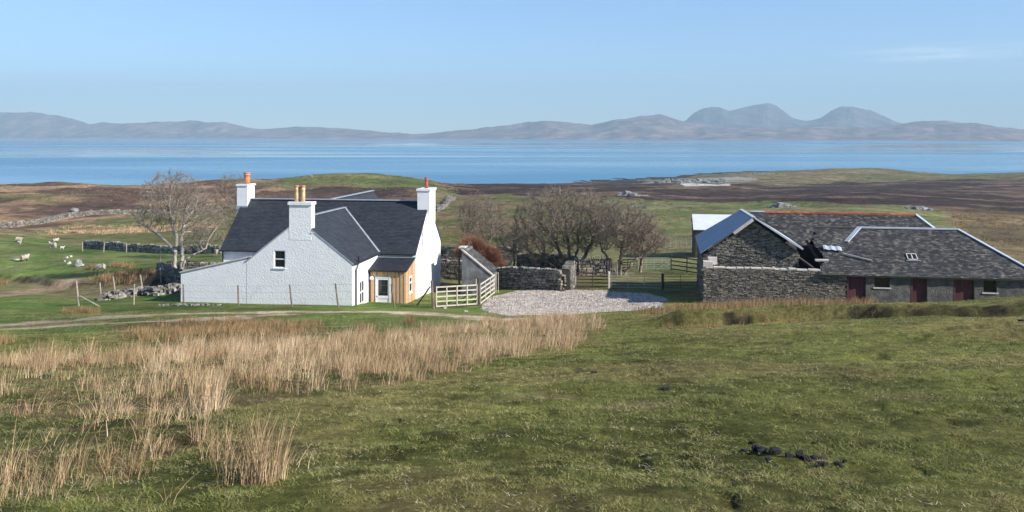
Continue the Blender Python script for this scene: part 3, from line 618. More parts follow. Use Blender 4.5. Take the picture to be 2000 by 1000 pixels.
for (a, b_, c_, e_) in ((dx0, dx0+fw, -.6, dz1), (dx1-fw, dx1, -.6, dz1), (dx0+fw, dx1-fw, dz1-fw, dz1)): d.box(a, b_, yd-.03, yd+.08, c_, e_)
dw = dx1-dx0-2*fw; a0 = dx0+fw; bt = dz1-1.35
d.box(a0, a0+.11, yd+.0, yd+.06, -.6, dz1-fw); d.box(a0+dw-.11, a0+dw, yd, yd+.06, -.6, dz1-fw); d.box(a0+.11, a0+dw-.11, yd, yd+.06, dz1-fw-.13, dz1-fw)
d.box(a0+.11, a0+dw-.11, yd, yd+.06, bt-.18, bt); d.box(a0+.11, a0+dw-.11, yd+.02, yd+.05, -.6, bt-.18)
do = d.build('door', M['white'], hs)
g = MB(); g.box(a0+.11, a0+dw-.11, yd+.035, yd+.045, bt, dz1-fw-.13); g.build('pane', M['glass'], do)
g = MB(); g.box(a0+dw*.42, a0+dw*.62, yd+.05, yd+.055, bt, dz1-fw-.13); g.box(a0+.11, a0+.11+.02, yd+.05, yd+.055, bt, dz1-.25); g.build('curtain', M['white'], do)
g = MB(); g.box(a0+.03, a0+.06, yd-.05, yd, bt-.12, bt+.02); g.beam((a0+.045, yd-.05, bt-.02), (a0+.16, yd-.05, bt-.02), .02, .02); g.build('handle', M['galv'], do)
lp = MB(); lc = Vector((HF.fx(726, PYF)+.0, PYF-.02, HF.hz(544, 0, PYF)-.04))
prof = [(.155, 0), (.155, .03), (.14, .05), (.13, .09), (.09, .13), (.02, .145)]; P = []
for r_, h_ in prof:
    for i in range(16): P.append(lc+Vector((r_*math.cos(i*math.pi/8), -h_, r_*math.sin(i*math.pi/8))))
lp.add(P, [(k*16+i, k*16+(i+1) % 16, (k+1)*16+(i+1) % 16, (k+1)*16+i) for k in range(5) for i in range(16)]+[tuple(range(80, 96))]); lp.build('bulkhead_light', M['white'], hs, True)
window(hs, (PX1+.02, wy0, wz0), Y, X, wy1-wy0, wz1-wz0, rows=(1.6, 1), fw=.11, depth=.02)
# ------------------------------------------------------------------ small cement outhouse beside the house
g0 = ground(902, 583, 50, 80); SF = FR((g0.x, 66.0, -12.1), -9.0); SF.o.x = (902-1000)/F*66.0
sh = thing('outhouse', 'narrow mottled grey cement outhouse with steep single pitch slate roof beside the timber gate', 'outhouse', SF.o, SF.t)
sw_ = SF.fx(962, 0); zt0, zt1 = SF.hz(488, 0), SF.hz(540, sw_)
m = MB(); m.slab([(0, -1), (sw_, -1), (sw_, zt1), (0, zt0)], [], (0, 0, 0), X, Z, -Y, .3)
m.slab([(0.3, -1), (2.6, -1), (2.6, zt0-.02), (0.3, zt0-.02)], [], (0, 0, 0), Y, Z, -X, .3)
m.slab([(0.3, -1), (2.6, -1), (2.6, zt1), (0.3, zt1)], [], (sw_, 0, 0), Y, Z, X, .3); m.slab([(.3, -1), (sw_-.3, -1), (sw_-.3, zt1+.3), (.3, zt0-.3)], [], (0, 2.6, 0), X, Z, Y, .3)
m.build('wall', M['shedwall'], sh)
m = MB(); roof_slab(m, [(-.05, .12, zt0+.08), (-.05, 2.7, zt0+.08), (sw_+.15, 2.7, zt1), (sw_+.15, .12, zt1)], .06)
slates(m, (sw_+.15, 0, zt1), Y, (-sw_-.2, 0, zt0+.08-zt1), lambda v: (.15, 2.7), 0, math.hypot(sw_+.2, zt0-zt1)-.1); m.build('roof', M['oldslate'], sh)
m = MB(); m.beam((-.04, .05, zt0+.05), (sw_+.1, .05, zt1+.03), .22, .10); m.build('verge_coping', M['limewash'], sh)
m = MB(); m.beam((-.02, -.05, zt0+.16), (.0, .9, zt0+.16), .5, .09); m.build('ridge_stone', M['limewash'], sh)
# ------------------------------------------------------------------ stone farm buildings on the right
BF = FR((12.1, 55.0, -10.6), -10.0)
fb = thing('stone_barn', 'long grey stone barn with old slate roof, dark red doors and a roofless rubble end', 'barn', BF.o, BF.t)
fx, hz = BF.fx, BF.hz
xr1 = fx(1655); xend = fx(2046); EB = 1.98; RT = 2.15
m = MB(); m.slab([(0, -1.5), (xr1, -1.5), (xr1, EB-.05), (xr1-1.5, EB-.02), (xr1-1.5, RT-.04), (0, RT-.02)], [], (0, .03, 0), X, Z, -Y, .5)
m.slab([(.53, -1.5), (1.82, -1.5), (1.82, 2.5), (.9, 2.3), (.53, RT)], [], (.03, 0, 0), Y, Z, -X, .45)
co = m.build('wall_core', M['mortar'], fb)
m = MB(); rubble_face(m, (0, .03, 0), X, -Y, xr1-.02, lambda u: RT-.03 if u < xr1-1.5 else EB-.1, -1.0, .062, .27)
rubble_face(m, (.03, 1.8, 0), -Y, -X, 1.8, lambda u: RT+.1, -1.0, .1, .36)
m.build('rubble_wall', M['rubble'], fb)
m = MB(); x = 0.0
while x < xr1-1.6:
    l = random.uniform(.3, .8); m.jbox((x+l/2, .26, RT+.02+random.uniform(-.02, .03)), X*l/2, Y*.27, Z*random.uniform(.03, .06), .1); x += l
m.jbox((.28, .3, 2.38), X*.3, Y*.3, Z*.17, .05); m.jbox((.6, .9, 2.5), X*.3, Y*.35, Z*.22, .05)
for px in (1512, 1545): m.jbox((fx(px), .25, RT+.1), X*.1, Y*.1, Z*.07, .2)
m.build('wall_head', M['limewash'], fb)
doors = [(1655, 1691, 589), (1781, 1811, 590), (1864, 1903, 590)]; wins = [(1708, 1738, 537, 561), (1921, 1947, 541, 571)]
holes = []
for a, b_, _ in doors: holes.append([(fx(a) + (.02 if a == 1655 else 0), -1.2), (fx(b_), -1.2), (fx(b_), EB-.12), (fx(a)+(.02 if a == 1655 else 0), EB-.12)])
for a, b_, t0, t1 in wins: holes.append([(fx(a), hz(t1, fx(a))), (fx(b_), hz(t1, fx(a))), (fx(b_), min(EB-.12, hz(t0, fx(a)))), (fx(a), min(EB-.12, hz(t0, fx(a))))])
m = MB(); m.slab([(xr1, -1.5), (xend-.3, -1.5), (xend-.3, EB-.03), (xr1, EB-.03)], holes, (0, 0, 0), X, Z, -Y, .5)
m.slab([(.5, -1.5), (8, -1.5), (8, EB), (.5, EB)], [], (xend-.3, 0, 0), Y, Z, X, .5)
m.slab([(9.0, -1.5), (xend-.8, -1.5), (xend-.8, EB-.03), (9, EB-.03)], [], (0, 8, 0), X, Z, Y, .5)
m.build('roughcast_wall', M['render'], fb)
m = MB(); m.beam((xr1-1.6, .02, EB-.05), (xend-.2, -.03, EB-.05), .14, .13); m.build('wall_plate', M['lead'], fb)
for i, h in enumerate(holes[:3]):
    (a, z0), (b_, _), (_, z1), _ = h
    m = MB(); n = 6
    for k in range(n): m.box(a+(b_-a)*k/n+.004, a+(b_-a)*(k+1)/n-.004, .16, .20, z0, z1-.01)
    o = m.build('door', M['reddoor'], fb)
    m = MB(); m.box(a-.05, a+.05, .0-.012, .15, z0, z1); m.build('door_frame', M['reddoor'], o)
    m = MB(); m.box(b_-.2, b_-.1, .13, .16, .7, .85); m.build('handle', M['black'], o)
for h in holes[3:]:
    (a, z0), (b_, _), (_, z1), _ = h
    window(fb, (a, 0, z0), X, -Y, b_-a, z1-z0, depth=.28, fm=M['darkwood'], fw=.05, sill=False)
    m = MB(); m.box(a-.08, b_+.08, -.05, .25, z0-.08, z0-.002); m.build('sill', M['limewash'], fb)
# slate roof of the front range, broken at its left end
yr = 4.0; rz = hz(447, fx(1760, yr), yr); xre = fx(1870, yr); xle = fx(1592, yr); xla = fx(1600)
ye_, ezb = -.25, EB-.02; slb = math.hypot(yr-ye_, rz-ezb); Vd = Vector((0, yr-ye_, rz-ezb))
brk = [(0, fx(1597)), (.6, fx(1604, .3)), (.95, fx(1603, .6)), (1.15, fx(1613, .9)), (1.5, fx(1611, 1.2)), (1.75, fx(1612, 1.4)), (1.9, fx(1606, 1.6)), (2.6, fx(1597, 2.2)), (3.6, fx(1588, 3)), (4.2, fx(1590, 3.6)), (slb+1, fx(1590, 4))]
def bleft(v): return float(np.interp(v, [p[0] for p in brk], [p[1] for p in brk]))+random.uniform(-.14, .1)
def bspan(v): return bleft(v), xend-(xend-xre)*v/slb
m = MB(); under = [(float(np.interp(v, [p[0] for p in brk], [p[1] for p in brk]))+.12, v) for v in (0, .6, .95, 1.15, 1.5, 1.75, 1.9, 2.6, 3.6, 4.2, slb-.02)]
Vn = Vd.normalized(); Nn = X.cross(Vn)
m.slab([(xend, 0), (xre, slb)]+under[::-1], [], (0, ye_, ezb), X, Vn, Nn, .07)
slates(m, (0, ye_, ezb), X, Vd, bspan, 0, slb-.05, w=.22, g=.135, jit=.025, miss=.015)
roof_slab(m, [(xle, 8.25, ezb), (xend, 8.25, ezb), (xre, yr, rz), (xle, yr, rz)])
roof_slab(m, [(xend, ye_, ezb), (xend, 8.25, ezb), (xre, yr, rz), (xre, yr, rz-.001)])
ro = m.build('roof', M['oldslate'], fb)
m = MB(); xf = fx(1664, yr)
m.beam((xf+.5, yr, rz+.05), (xre, yr, rz+.05), .30, .09); m.beam((xre, yr, rz+.06), (xend-.05, ye_, ezb+.07), .22, .07); m.beam((xre, yr, rz+.05), (xend, 8.2, ezb+.05), .2, .07)
m.beam((xf+.45, yr-.05, rz+.07), (fx(1653, 2.6), 2.6, ezb+(rz-ezb)*(2.6-ye_)/(yr-ye_)+.07), .28, .08)
m.build('ridge_flashing', M['tin'], ro)
m = MB(); m.beam((xle, yr, rz+.03), (xf+.5, yr, rz+.03), .2, .06); m.build('ridge_cap', M['oldslate'], ro)
def onroof(px, py, lift=0):     # local point on the front roof plane seen at a photo pixel
    lo, hi = ye_, yr
    for _ in range(40):
        y = (lo+hi)/2; x = fx(px, y); z = ezb+(rz-ezb)*(y-ye_)/(yr-ye_); row = HY-F*(BF.o.z+z)/(BF.o.y+BF.s*x+BF.c*y)
        lo, hi = (y, hi) if row > py else (lo, y)
    return Vector((x, y, z+lift))
a, b_ = onroof(1773, 509), onroof(1793, 509); c_ = onroof(1771, 495)
sk = MB(); up = (c_-a).normalized(); up = Vn; w_ = (b_-a).length; hh = .62
for (u0, u1, v0, v1) in ((0, w_, 0, .06), (0, w_, hh-.05, hh), (0, .05, 0, hh), (w_-.05, w_, 0, hh), (w_/2-.03, w_/2+.03, 0, hh)):
    q = [a+X*u0+up*v0, a+X*u1+up*v0, a+X*u1+up*v1, a+X*u0+up*v1]; sk.hexa([p+Nn*.03 for p in q]+[p+Nn*.10 for p in q])
so = sk.build('skylight', M['limewash'], ro)
g = MB(); q = [a, a+X*w_, a+X*w_+up*hh, a+up*hh]; g.hexa([p+Nn*.03 for p in q]+[p+Nn*.06 for p in q]); g.build('pane', M['glass'], so)
g = MB(); g.beam(a-X*.1-up*.06+Nn*.06, a+X*(w_+.14)-up*.06+Nn*.06, .1, .05); g.build('apron', M['lead'], so)
g = MB(); g.beam(onroof(1646, 500, .16), onroof(1703, 513, .12), .10, .08)
tag(g.build('timber_pole', M['limewash']), 'pale timber pole lying across the broken slates of the long barn roof', 'pole')
o = bpy.data.objects['timber_pole']; o.location = BF.o; o.rotation_euler = (0, 0, BF.t)
g = MB(); p0, p1 = onroof(1609, 493, .2), onroof(1645, 496, .2); n = 9
for i in range(n):
    a_ = p0.lerp(p1, i/n); b2 = p0.lerp(p1, (i+1)/n); za = .03*math.sin(i*1.9); zb = .03*math.sin((i+1)*1.9)
    g.hexa([a_+Z*za-up*.0, b2+Z*zb, b2+Z*zb+up*.42, a_+Z*za+up*.42]+[q+Z*.012 for q in (a_+Z*za, b2+Z*zb, b2+Z*zb+up*.42, a_+Z*za+up*.42)])
o = g.build('metal_sheet', M['tin']); o.location = BF.o; o.rotation_euler = (0, 0, BF.t); tag(o, 'crumpled grey metal sheet at the broken edge of the barn roof', 'metal sheet')
g = MB(); g.beam((fx(1592, .4), .4, hz(508, fx(1592), .4)), (fx(1618, .4), .4, hz(508, fx(1618), .4)), .35, .10); g.build('broken_eave_stone', M['limewash'], fb)
g = MB()
for (a0, b0) in (((1556, 500, 2.2), (1593, 527, .9)), ((1575, 470, 4.0), (1606, 520, .9)), ((1590, 465, 4.6), (1622, 520, .9))):
    g.beam((fx(a0[0], a0[2]), a0[2], hz(a0[1], fx(a0[0]), a0[2])), (fx(b0[0], b0[2]), b0[2], hz(b0[1], fx(b0[0]), b0[2])), .12, .12)
g.build('rafter', M['darkwood'], fb)
g = MB(); px_ = fx(1560, 4.4); g.slab([(px_, -1), (xr1+1, -1), (xr1+1, 3.4), (px_, 3.0)], [], (0, 4.9, 0), X, Z, -Y, .4); g.build('partition_wall', M['mortar'], fb)
# tin roofed gable barn behind the roofless end
TY = 1.85; tb = thing('tin_roofed_barn', 'rubble stone gable barn with tin roof toned for shade and sun left of the slate barns', 'barn', BF.o, BF.t)
xa = fx(1471, TY); xb = fx(1560, TY); za, zl, zr_ = hz(428, xa, TY), hz(500, 0, TY), hz(492, xb, TY)
tb_top = lambda u: zl+(za-zl)*u/xa if u < xa else za+(zr_-za)*(u-xa)/(xb-xa)
m = MB(); m.slab([(0, -1), (xb, -1), (xb, zr_-.05), (xa, za-.05), (0, zl-.05)], [], (0, TY+.02, 0), X, Z, -Y, .5)
m.slab([(TY+.5, -1), (11.5, -1), (11.5, zl-.02), (TY+.5, zl-.02)], [], (.02, 0, 0), Y, Z, -X, .5)
m.build('wall_core', M['mortar'], tb)
m = MB(); rubble_face(m, (0, TY+.02, 0), X, -Y, xb, lambda u: tb_top(u)-.08, .9, .07, .27, proud=.08)
rubble_face(m, (.02, 11.4, 0), -Y, -X, 9.5, lambda u: zl-.06, -.8, .11, .4)
m.build('rubble_wall', M['rubble'], tb)
m = MB(); tf = TY-.45; zR0, zR1 = za+.14, hz(411, fx(1464, 10.5), 10.5); zE0, zE1 = hz(496, -.1, tf), hz(462, -.1, 10.8)
roof_slab(m, [(-.15, tf+.35, zE0), (-.15, 11.2, zE1), (xa, 11.2, zR1), (xa, tf, zR0), (xa-1.3, tf, zR0-(zR0-zE0)*1.3/xa), (xa-1.35, tf+.3, zR0-(zR0-zE0)*1.35/xa)], .04)
zEr = hz(484, xb+.1, tf)
roof_slab(m, [(xa, tf, zR0), (xa, 11.2, zR1), (xb+.25, 11.2, zEr-.25), (xb+.25, tf+.1, zEr-.08)], .04)
ro = m.build('roof', M['tinshade'], tb)
m = MB(); roof_slab(m, [(xa+.02, tf-.02, zR0+.012), (xa+.02, 11.2, zR1+.012), (xb+.27, 11.2, zEr-.238), (xb+.27, tf+.08, zEr-.068)], .01); m.build('sunlit_sheet', M['tin'], ro)  # paler copy of the roof sheet laid over the slope facing the sun
m = MB(); m.beam((xa, tf-.03, zR0+.03), (xa, 11.2, zR1+.03), .25, .04); m.build('ridge_cap', M['tin'], ro)
m = MB(); m.beam((xa-1.25, tf-.03, zR0-(zR0-zE0)*1.25/xa-.10), (xa-.05, tf-.03, zR0-.12), .03, .2); m.build('barge_board', M['limewash'], ro)
m = MB(); m.beam((xa+.05, tf-.02, zR0-.02), (xb+.2, tf+.06, zEr-.10), .05, .10); m.build('roof_edge', M['tin'], ro)
# rear range with the red ridge
rb = thing('rear_slate_barn', 'slate roofed barn with red ridge tiles behind the long barn', 'barn', BF.o, BF.t)
ry = 10.0; rx0, rx1 = fx(1466, ry), fx(1788, ry); rzz = hz(414, rx0, ry)+.0; rz2 = hz(420, rx1, ry); rxe = rx1+2.8; rzb = 2.0; yb = 6.3
m = MB(); Vr = Vector((0, ry-yb, rzz-rzb)); sr = Vr.length
roof_slab(m, [(rx0, yb, rzb), (rxe+.3, yb, rzb), (rx1, ry, rz2), (rx0, ry, rzz)])
roof_slab(m, [(rx0, 13.8, rzb), (rxe+.3, 13.8, rzb), (rx1, ry, rz2), (rx0, ry, rzz)])
roof_slab(m, [(rxe+.3, yb, rzb), (rxe+.3, 13.8, rzb), (rx1, ry, rz2), (rx1, ry-.001, rz2)])
slates(m, (0, yb, rzb), X, Vr, lambda v: (rx0+.05, rxe+.3-(rxe+.3-rx1)*v/sr), 0, sr-.05, w=.22, g=.135, jit=.025, miss=.012)
ro = m.build('roof', M['oldslate'], rb)
m = MB(); x = rx0+1.0; xs = x
while x < rx1:
    z = rzz+(rz2-rzz)*(x-rx0)/(rx1-rx0)+.04; m.beam((x, ry, z), (min(x+.44, rx1), ry, z), .30, random.uniform(.12, .15)); x += .455
m.build('ridge_tile', M['redtile'], ro)
m = MB(); m.beam((rx0, ry, rzz+.05), (xs, ry, rzz+.05), .3, .08); m.build('ridge_cap', M['tin'], ro); m = MB(); m.beam((rx1, ry, rz2+.06), (rxe+.25, yb, rzb+.06), .24, .08); m.build('hip_flashing', M['tin'], ro)
m = MB(); m.slab([(rx0, -1), (rxe, -1), (rxe, rzb), (rx0, rzb)], [], (0, 13.5, 0), X, Z, Y, .5); m.slab([(8.4, -1), (13, -1), (13, rzb), (8.4, rzb)], [], (rxe, 0, 0), Y, Z, X, .5)
m.build('wall', M['render'], rb)
# distant tin shed
DS = FR(((1356-1000)/F*92, 92, -13.2), -10); ds = thing('tin_shed', 'low shed with pale tin roof standing in the field behind the tin roofed barn', 'shed', DS.o, DS.t)
w_ = DS.fx(1460); z1, z2 = DS.hz(448, 0), DS.hz(418, 0, 4.5)
m = MB(); roof_slab(m, [(-.1, -.2, z1), (w_, -.2, z1), (w_, 4.5, z2), (-.1, 4.5, z2)], .06); roof_slab(m, [(-.1, 9, z1), (w_, 9, z1), (w_, 4.5, z2), (-.1, 4.5, z2)], .06); m.build('roof', M['tinpale'], ds)
m = MB(); x = 0
while x < w_: m.box(x, x+.19, 0, .05, -1, z1-.05); x += .2
m.slab([(0, -1), (9, -1), (9, z1-.1), (4.5, z2-.1), (0, z1-.1)], [], (0.02, 0, 0), Y, Z, -X, .1); m.build('wall', M['darkwood'], ds)
# ------------------------------------------------------------------ dry stone walls
def stone_wall(name, label, pts, h, th=.5, sl=.38, ch=.16, cope=True, mt='rubble', group=None, hvar=.14, copeh=.24, dens=1.0):
    """pts: ground points (x, y); stones on both faces, upright copes on top"""
    P = [Vector(p) for p in pts]; o0 = P[0]
    root = thing(name, label, 'stone wall', (o0.x, o0.y, float(H(o0.x, o0.y))), 0, group)
    core = MB(); st = MB(); cpm = MB(); Zb = root.location.z
    for a, b_ in zip(P[:-1], P[1:]):
        L_ = (b_-a).length; n = max(1, int(L_/1.2)); U = Vector(((b_-a).x/L_, (b_-a).y/L_, 0)); Nn_ = Vector((U.y, -U.x, 0))
        for k in range(n):
            p = a.lerp(b_, k/n); q = a.lerp(b_, (k+1)/n); zp, zq = float(H(p.x, p.y))-Zb, float(H(q.x, q.y))-Zb
            hh = h*(1+hvar*(random.random()-.5)); e = Nn_*(th/2-.06); p3 = Vector((p.x-o0.x, p.y-o0.y, zp)); q3 = Vector((q.x-o0.x, q.y-o0.y, zq))
            dn = Z*.4; core.hexa([p3-e-dn, q3-e-dn, q3+e-dn, p3+e-dn, p3-e*.8+Z*hh*.95, q3-e*.8+Z*hh*.95, q3+e*.8+Z*hh*.95, p3+e*.8+Z*hh*.95])
            seg = (q3-p3).length; Us = (q3-p3).normalized()
            for sgn in ((-1, 1) if a is P[0] or True else (1,)):
                z = -.1
                while z < hh-.03:
                    c = ch*random.uniform(.6, 1.5); u = 0
                    while u < seg:
                        l = sl*random.uniform(.4, 1.5); bat = 1-.2*z/h
                        st.jbox(p3+Us*(u+l/2)+Z*(z+c/2)+Nn_*sgn*(th/2*bat-.07+random.uniform(-.02, .04)), Us*l/2*.96, Nn_*.1, (Z+Us*random.uniform(-.1, .1))*c/2*.93, .14); u += l
                    z += c
            if cope:
                u = 0
                while u < seg:
                    l = random.uniform(.07, .17)*sl/.38*(1.2 if sl > .5 else 1); ln_ = random.uniform(-.35, .35)
                    cpm.jbox(p3+Us*(u+l/2)+Z*(hh+copeh*.45), Us*l/2*.85, Nn_*th*.42, (Z+Us*ln_)*copeh*random.uniform(.4, .85), .15); u += l*random.uniform(1, 1.7)
    core.build('core', M['mortar'], root); st.build('stones', M[mt], root)
    if cope: cpm.build('coping_stones', M['copes'], root)
    return root
M['copes'] = mat('pale_cope_stones', [(.12, .112, .095), (.30, .28, .24)], 2.5, .92, .7, 20, island=.5, contrast=(.4, .6))
a = ground(974, 562, 55, 80); b_ = ground(1096, 568, 55, 80)
stone_wall('dry_stone_wall', 'mossy dry stone wall with upright cope stones behind the gravel yard', [(a.x, a.y), (b_.x, b_.y)], 1.38, .55)
c_ = ground(1112, 566, 55, 80); e_ = ground(1122, 560, 55, 80)
stone_wall('wall_end_pillar', 'pale rounded stone wall end between the yard wall and the timber hurdle', [(c_.x-.25, c_.y-.3), (c_.x+.3, c_.y+2.6)], 1.62, .75, cope=True, mt='copes')
def wallpx(name, label, pp, h, **k):
    g = [ground(px, py, k.pop('lo', 60) if 'lo' in k else 60, 400) for px, py in pp]
    return stone_wall(name, label, [(p.x, p.y) for p in g], h, **k)
stone_wall('dry_stone_wall', 'short dry stone wall seen between the farmhouse gable and the outhouse', [(P3(850, 75).x, 75), (P3(915, 74).x, 74)], 1.35)
stone_wall('dry_stone_wall', 'dark low stone wall across the pasture beyond the farmhouse gable', [(P3(850, 92).x, 92), (P3(1010, 90).x, 90)], 1.3, sl=.5, ch=.2)
stone_wall('dry_stone_wall', 'tumbled stone wall with thin palings behind the big bare trees', [(P3(1010, 84).x, 84), (P3(1120, 82).x, 82), (P3(1128, 76).x, 76), (P3(1185, 77).x, 77)], 1.1, sl=.5, ch=.2)
stone_wall('dry_stone_wall', 'grey stone wall bounding the sheep pasture left of the pale tree', [(P3(px, D).x, D) for px, D in ((165, 113), (230, 110), (300, 107), (370, 104), (430, 102))], .8, sl=.5, ch=.17, mt='copes', hvar=.35)
stone_wall('dry_stone_wall', 'long dark stone wall curving along the foot of the heather moor', [(P3(px, D).x, D) for px, D in ((-60, 196), (0, 200), (60, 210), (120, 226), (180, 240), (260, 246), (330, 250), (430, 252))], 1.1, th=.8, sl=.9, ch=.3, copeh=.22)
stone_wall('dry_stone_wall', 'pale stone dyke climbing the hill right of the house chimney', [(P3(px, D).x, D) for px, D in ((850, 262), (868, 280), (880, 310), (888, 350))], 1.2, th=1.2, sl=.9, ch=.3, copeh=.2, mt='copes', hvar=.8)
stone_wall('dry_stone_wall', 'low shaded stone wall behind the left end of the white yard wall', [(P3(310, 74).x, 74), (P3(352, 72).x, 72)], .9, sl=.4, ch=.15)
stone_wall('dry_stone_wall', 'low stone wall at the foot of the pale bare tree', [(P3(322, 77.5).x, 77.5), (P3(440, 76.5).x, 76.5)], .5, sl=.5, ch=.2, mt='copes')
# rocks and rubble
def rock_mesh(r, m, sq=(1, 1, .7), seed=0, sub=3):
    bmn = __import__('bmesh'); bm = bmn.new(); bmn.ops.create_icosphere(bm, subdivisions=sub, radius=1)
    rr = random.Random(seed); dirs = [Vector((rr.gauss(0, 1), rr.gauss(0, 1), rr.gauss(0, 1))).normalized() for _ in range(14)]; cut = [rr.uniform(.62, .92) for _ in dirs]
    for v in bm.verts:
        p = v.co.copy()
        for d_, c in zip(dirs, cut):
            k = p.dot(d_)
            if k > c: p -= d_*(k-c)
        p *= 1+.05*rr.uniform(-1, 1); v.co = Vector((p.x*sq[0], p.y*sq[1], p.z*sq[2]))*r
    me = bpy.data.meshes.new('rock'); bm.to_mesh(me); bm.free(); me.materials.append(m); return me
def rock(label, px, py, w_px, name='boulder', m='rock', sq=(1, .8, .7), grp=None, seed=0, lo=40, hi=1300, sink=.3):
    g = ground(px, py, lo, hi); r = w_px/2/F*g.y*1.15; o = link(name, rock_mesh(r, M[m], sq, seed)); o.location = (g.x, g.y, g.z+r*sq[2]*sink*.6); o.rotation_euler = (0, 0, seed*1.7)
    return tag(o, label, 'rock', grp)
rock('pointed grey lichened outcrop in the sheep pasture', 153, 520, 18, sq=(.8, .8, 1.25), seed=1)
for i, (px, py, w_) in enumerate(((126, 511, 5), (131, 504, 6), (138, 502, 7), (135, 516, 9), (161, 519, 6))):
    rock('small white rock beside the grey outcrop in the sheep pasture', px, py, w_, m='whiterock', grp='white rocks by the outcrop', seed=i+20, sq=(1, .8, .9))
rock('grey boulder on the left moor above the curved wall', 146, 413, 18, seed=3, sq=(1.1, .8, .6))
rock('flat grey rock beside the grazing sheep nearest the left edge', 30, 509, 17, seed=4, sq=(1, .8, .35))
def crag(label, px, py, w_px, n, flat=.5, lo=150, hi=1300, m='rock', sz=None):
    g = ground(px, py, lo, hi); r = w_px/2/F*g.y; mb = MB()
    for k in range(n):
        u = random.uniform(-1, 1); s_ = (sz*random.uniform(.4, 1.3) if sz else r*random.uniform(.14, .34))*(1.15-abs(u)*.6); dx = u*r*.9; dy = random.gauss(0, r*.3)
        z = float(H(g.x+dx, g.y+dy))-g.z; a_ = random.uniform(-.5, .5)
        mb.jbox(Vector((dx, dy, z+s_*flat*random.uniform(-.2, 1.2))), Vector((math.cos(a_), math.sin(a_), random.uniform(-.25, .25)))*s_, Vector((-math.sin(a_), math.cos(a_), 0))*s_, Z*s_*flat*random.uniform(.7, 1.5), .22)
    if sz: mb.jbox(Vector((0, 0, -r*.02)), X*r*.95, Y*r*.35, Z*r*.03, .05)
    o = mb.build('crag', M[m]); o.location = g; return tag(o, label, 'crag')
crag('large pale crag on the hillside above the bare trees', 1226, 382, 44, 40); crag('second pale crag right of the large hillside crag', 1256, 383, 22, 22)
crag('low broken crag below the large hillside crag', 1242, 404, 30, 26, .4); crag('small crag at the right end of the low broken crag', 1278, 398, 14, 14, .4)
crag('line of pale rocks along the top of the dark heather', 1530, 404, 60, 26, .35); crag('pale boulders in the dark heather above the long barn', 1790, 408, 50, 22, .35)
crag('rocky shore cliff above the white beach', 1350, 356, 150, 260, .45, lo=600, sz=2.2); crag('rock outcrop on the green headland above the beach', 1490, 341, 60, 60, .35, lo=600, sz=1.4)
crag('dark rocky edge of the green knoll beside the sea', 770, 341, 40, 24, .4, lo=300); crag('grey rocks on the moor beyond the pale tree', 292, 376, 26, 14, .4, lo=150)
rock('whitish boulder on the grass between gate and gravel', 909, 609, 11, seed=9, m='whiterock', sq=(1, .8, .5))
for i, px in enumerate((1266, 1278, 1291)): rock(['white stone at the corner of the gravel yard', 'middle pale stone at the corner of the gravel yard', 'darker rightmost stone at the corner of the gravel yard'][i], px, 601, 9+i*2, seed=30+i, m='whiterock' if i < 2 else 'rock', sq=(1, .8, .6))
for i, (px, py, w_) in enumerate(((856, 600, 12), (868, 603, 9), (1178, 571, 4), (1510, 590, 14))):
    rock(['grey stone at the foot of the timber gate post', 'smaller stone right of the gate post stone', 'small white stone on the turf beyond the gravel', 'mossy round boulder against the rubble barn wall'][i], px, py, w_, seed=40+i, m='whiterock' if i == 2 else 'rock')
rock('unidentified dark lump left of the pale tree trunk', 331, 517, 14, seed=50, m='dung', sq=(1, .8, .9)); rock('unidentified dark lump right of the pale tree trunk', 370, 517, 17, seed=51, m='dung', sq=(1.1, .8, .8))  # rock meshes standing in for dark shapes of unknown nature by the tree
def rubble_pile(label, pts, n, s):
    root = None; m = MB(); g0 = ground(*pts[0], 50, 80)
    for k in range(n):
        t_ = random.random(); px = np.interp(t_, np.linspace(0, 1, len(pts)), [p[0] for p in pts]); py = np.interp(t_, np.linspace(0, 1, len(pts)), [p[1] for p in pts])
        g = ground(px, py, 50, 80); hgt = random.random()**1.5*s*2.6; q = Vector((g.x+random.gauss(0, .25), g.y+random.gauss(0, .35), g.z+hgt*.8))-g0
        a_ = random.uniform(0, 3); sz = s*random.uniform(.4, 1.2); m.jbox(q, Vector((math.cos(a_), math.sin(a_), random.uniform(-.3, .3)))*sz, Vector((-math.sin(a_), math.cos(a_), 0))*sz*.7, Z*sz*.5, .2)
    o = m.build('rubble_heap', M['copes']); o.location = g0; tag(o, label, 'stone heap')
rubble_pile('long heap of tumbled grey stones left of the white yard wall', [(208, 586), (240, 580), (270, 577), (300, 574)], 260, .24)
rubble_pile('taller heap of flat stones against the left end of the white yard wall', [(298, 576), (322, 573), (348, 572)], 220, .26)
for k in range(34):
    px = random.uniform(305, 430); g = P3(px, 57.2+random.gauss(0, .35)); sz = random.uniform(.06, .17); m = MB()
    m.jbox(Vector((0, 0, sz*.3)), X*sz, Y*sz*.7, Z*sz*.5, .2); o = m.build('stone', M['copes']); o.location = g; o.rotation_euler = (0, 0, random.uniform(0, 3))
    tag(o, 'loose grey stone in the scatter along the foot of the white yard wall', 'stone', 'loose stones below the yard wall')
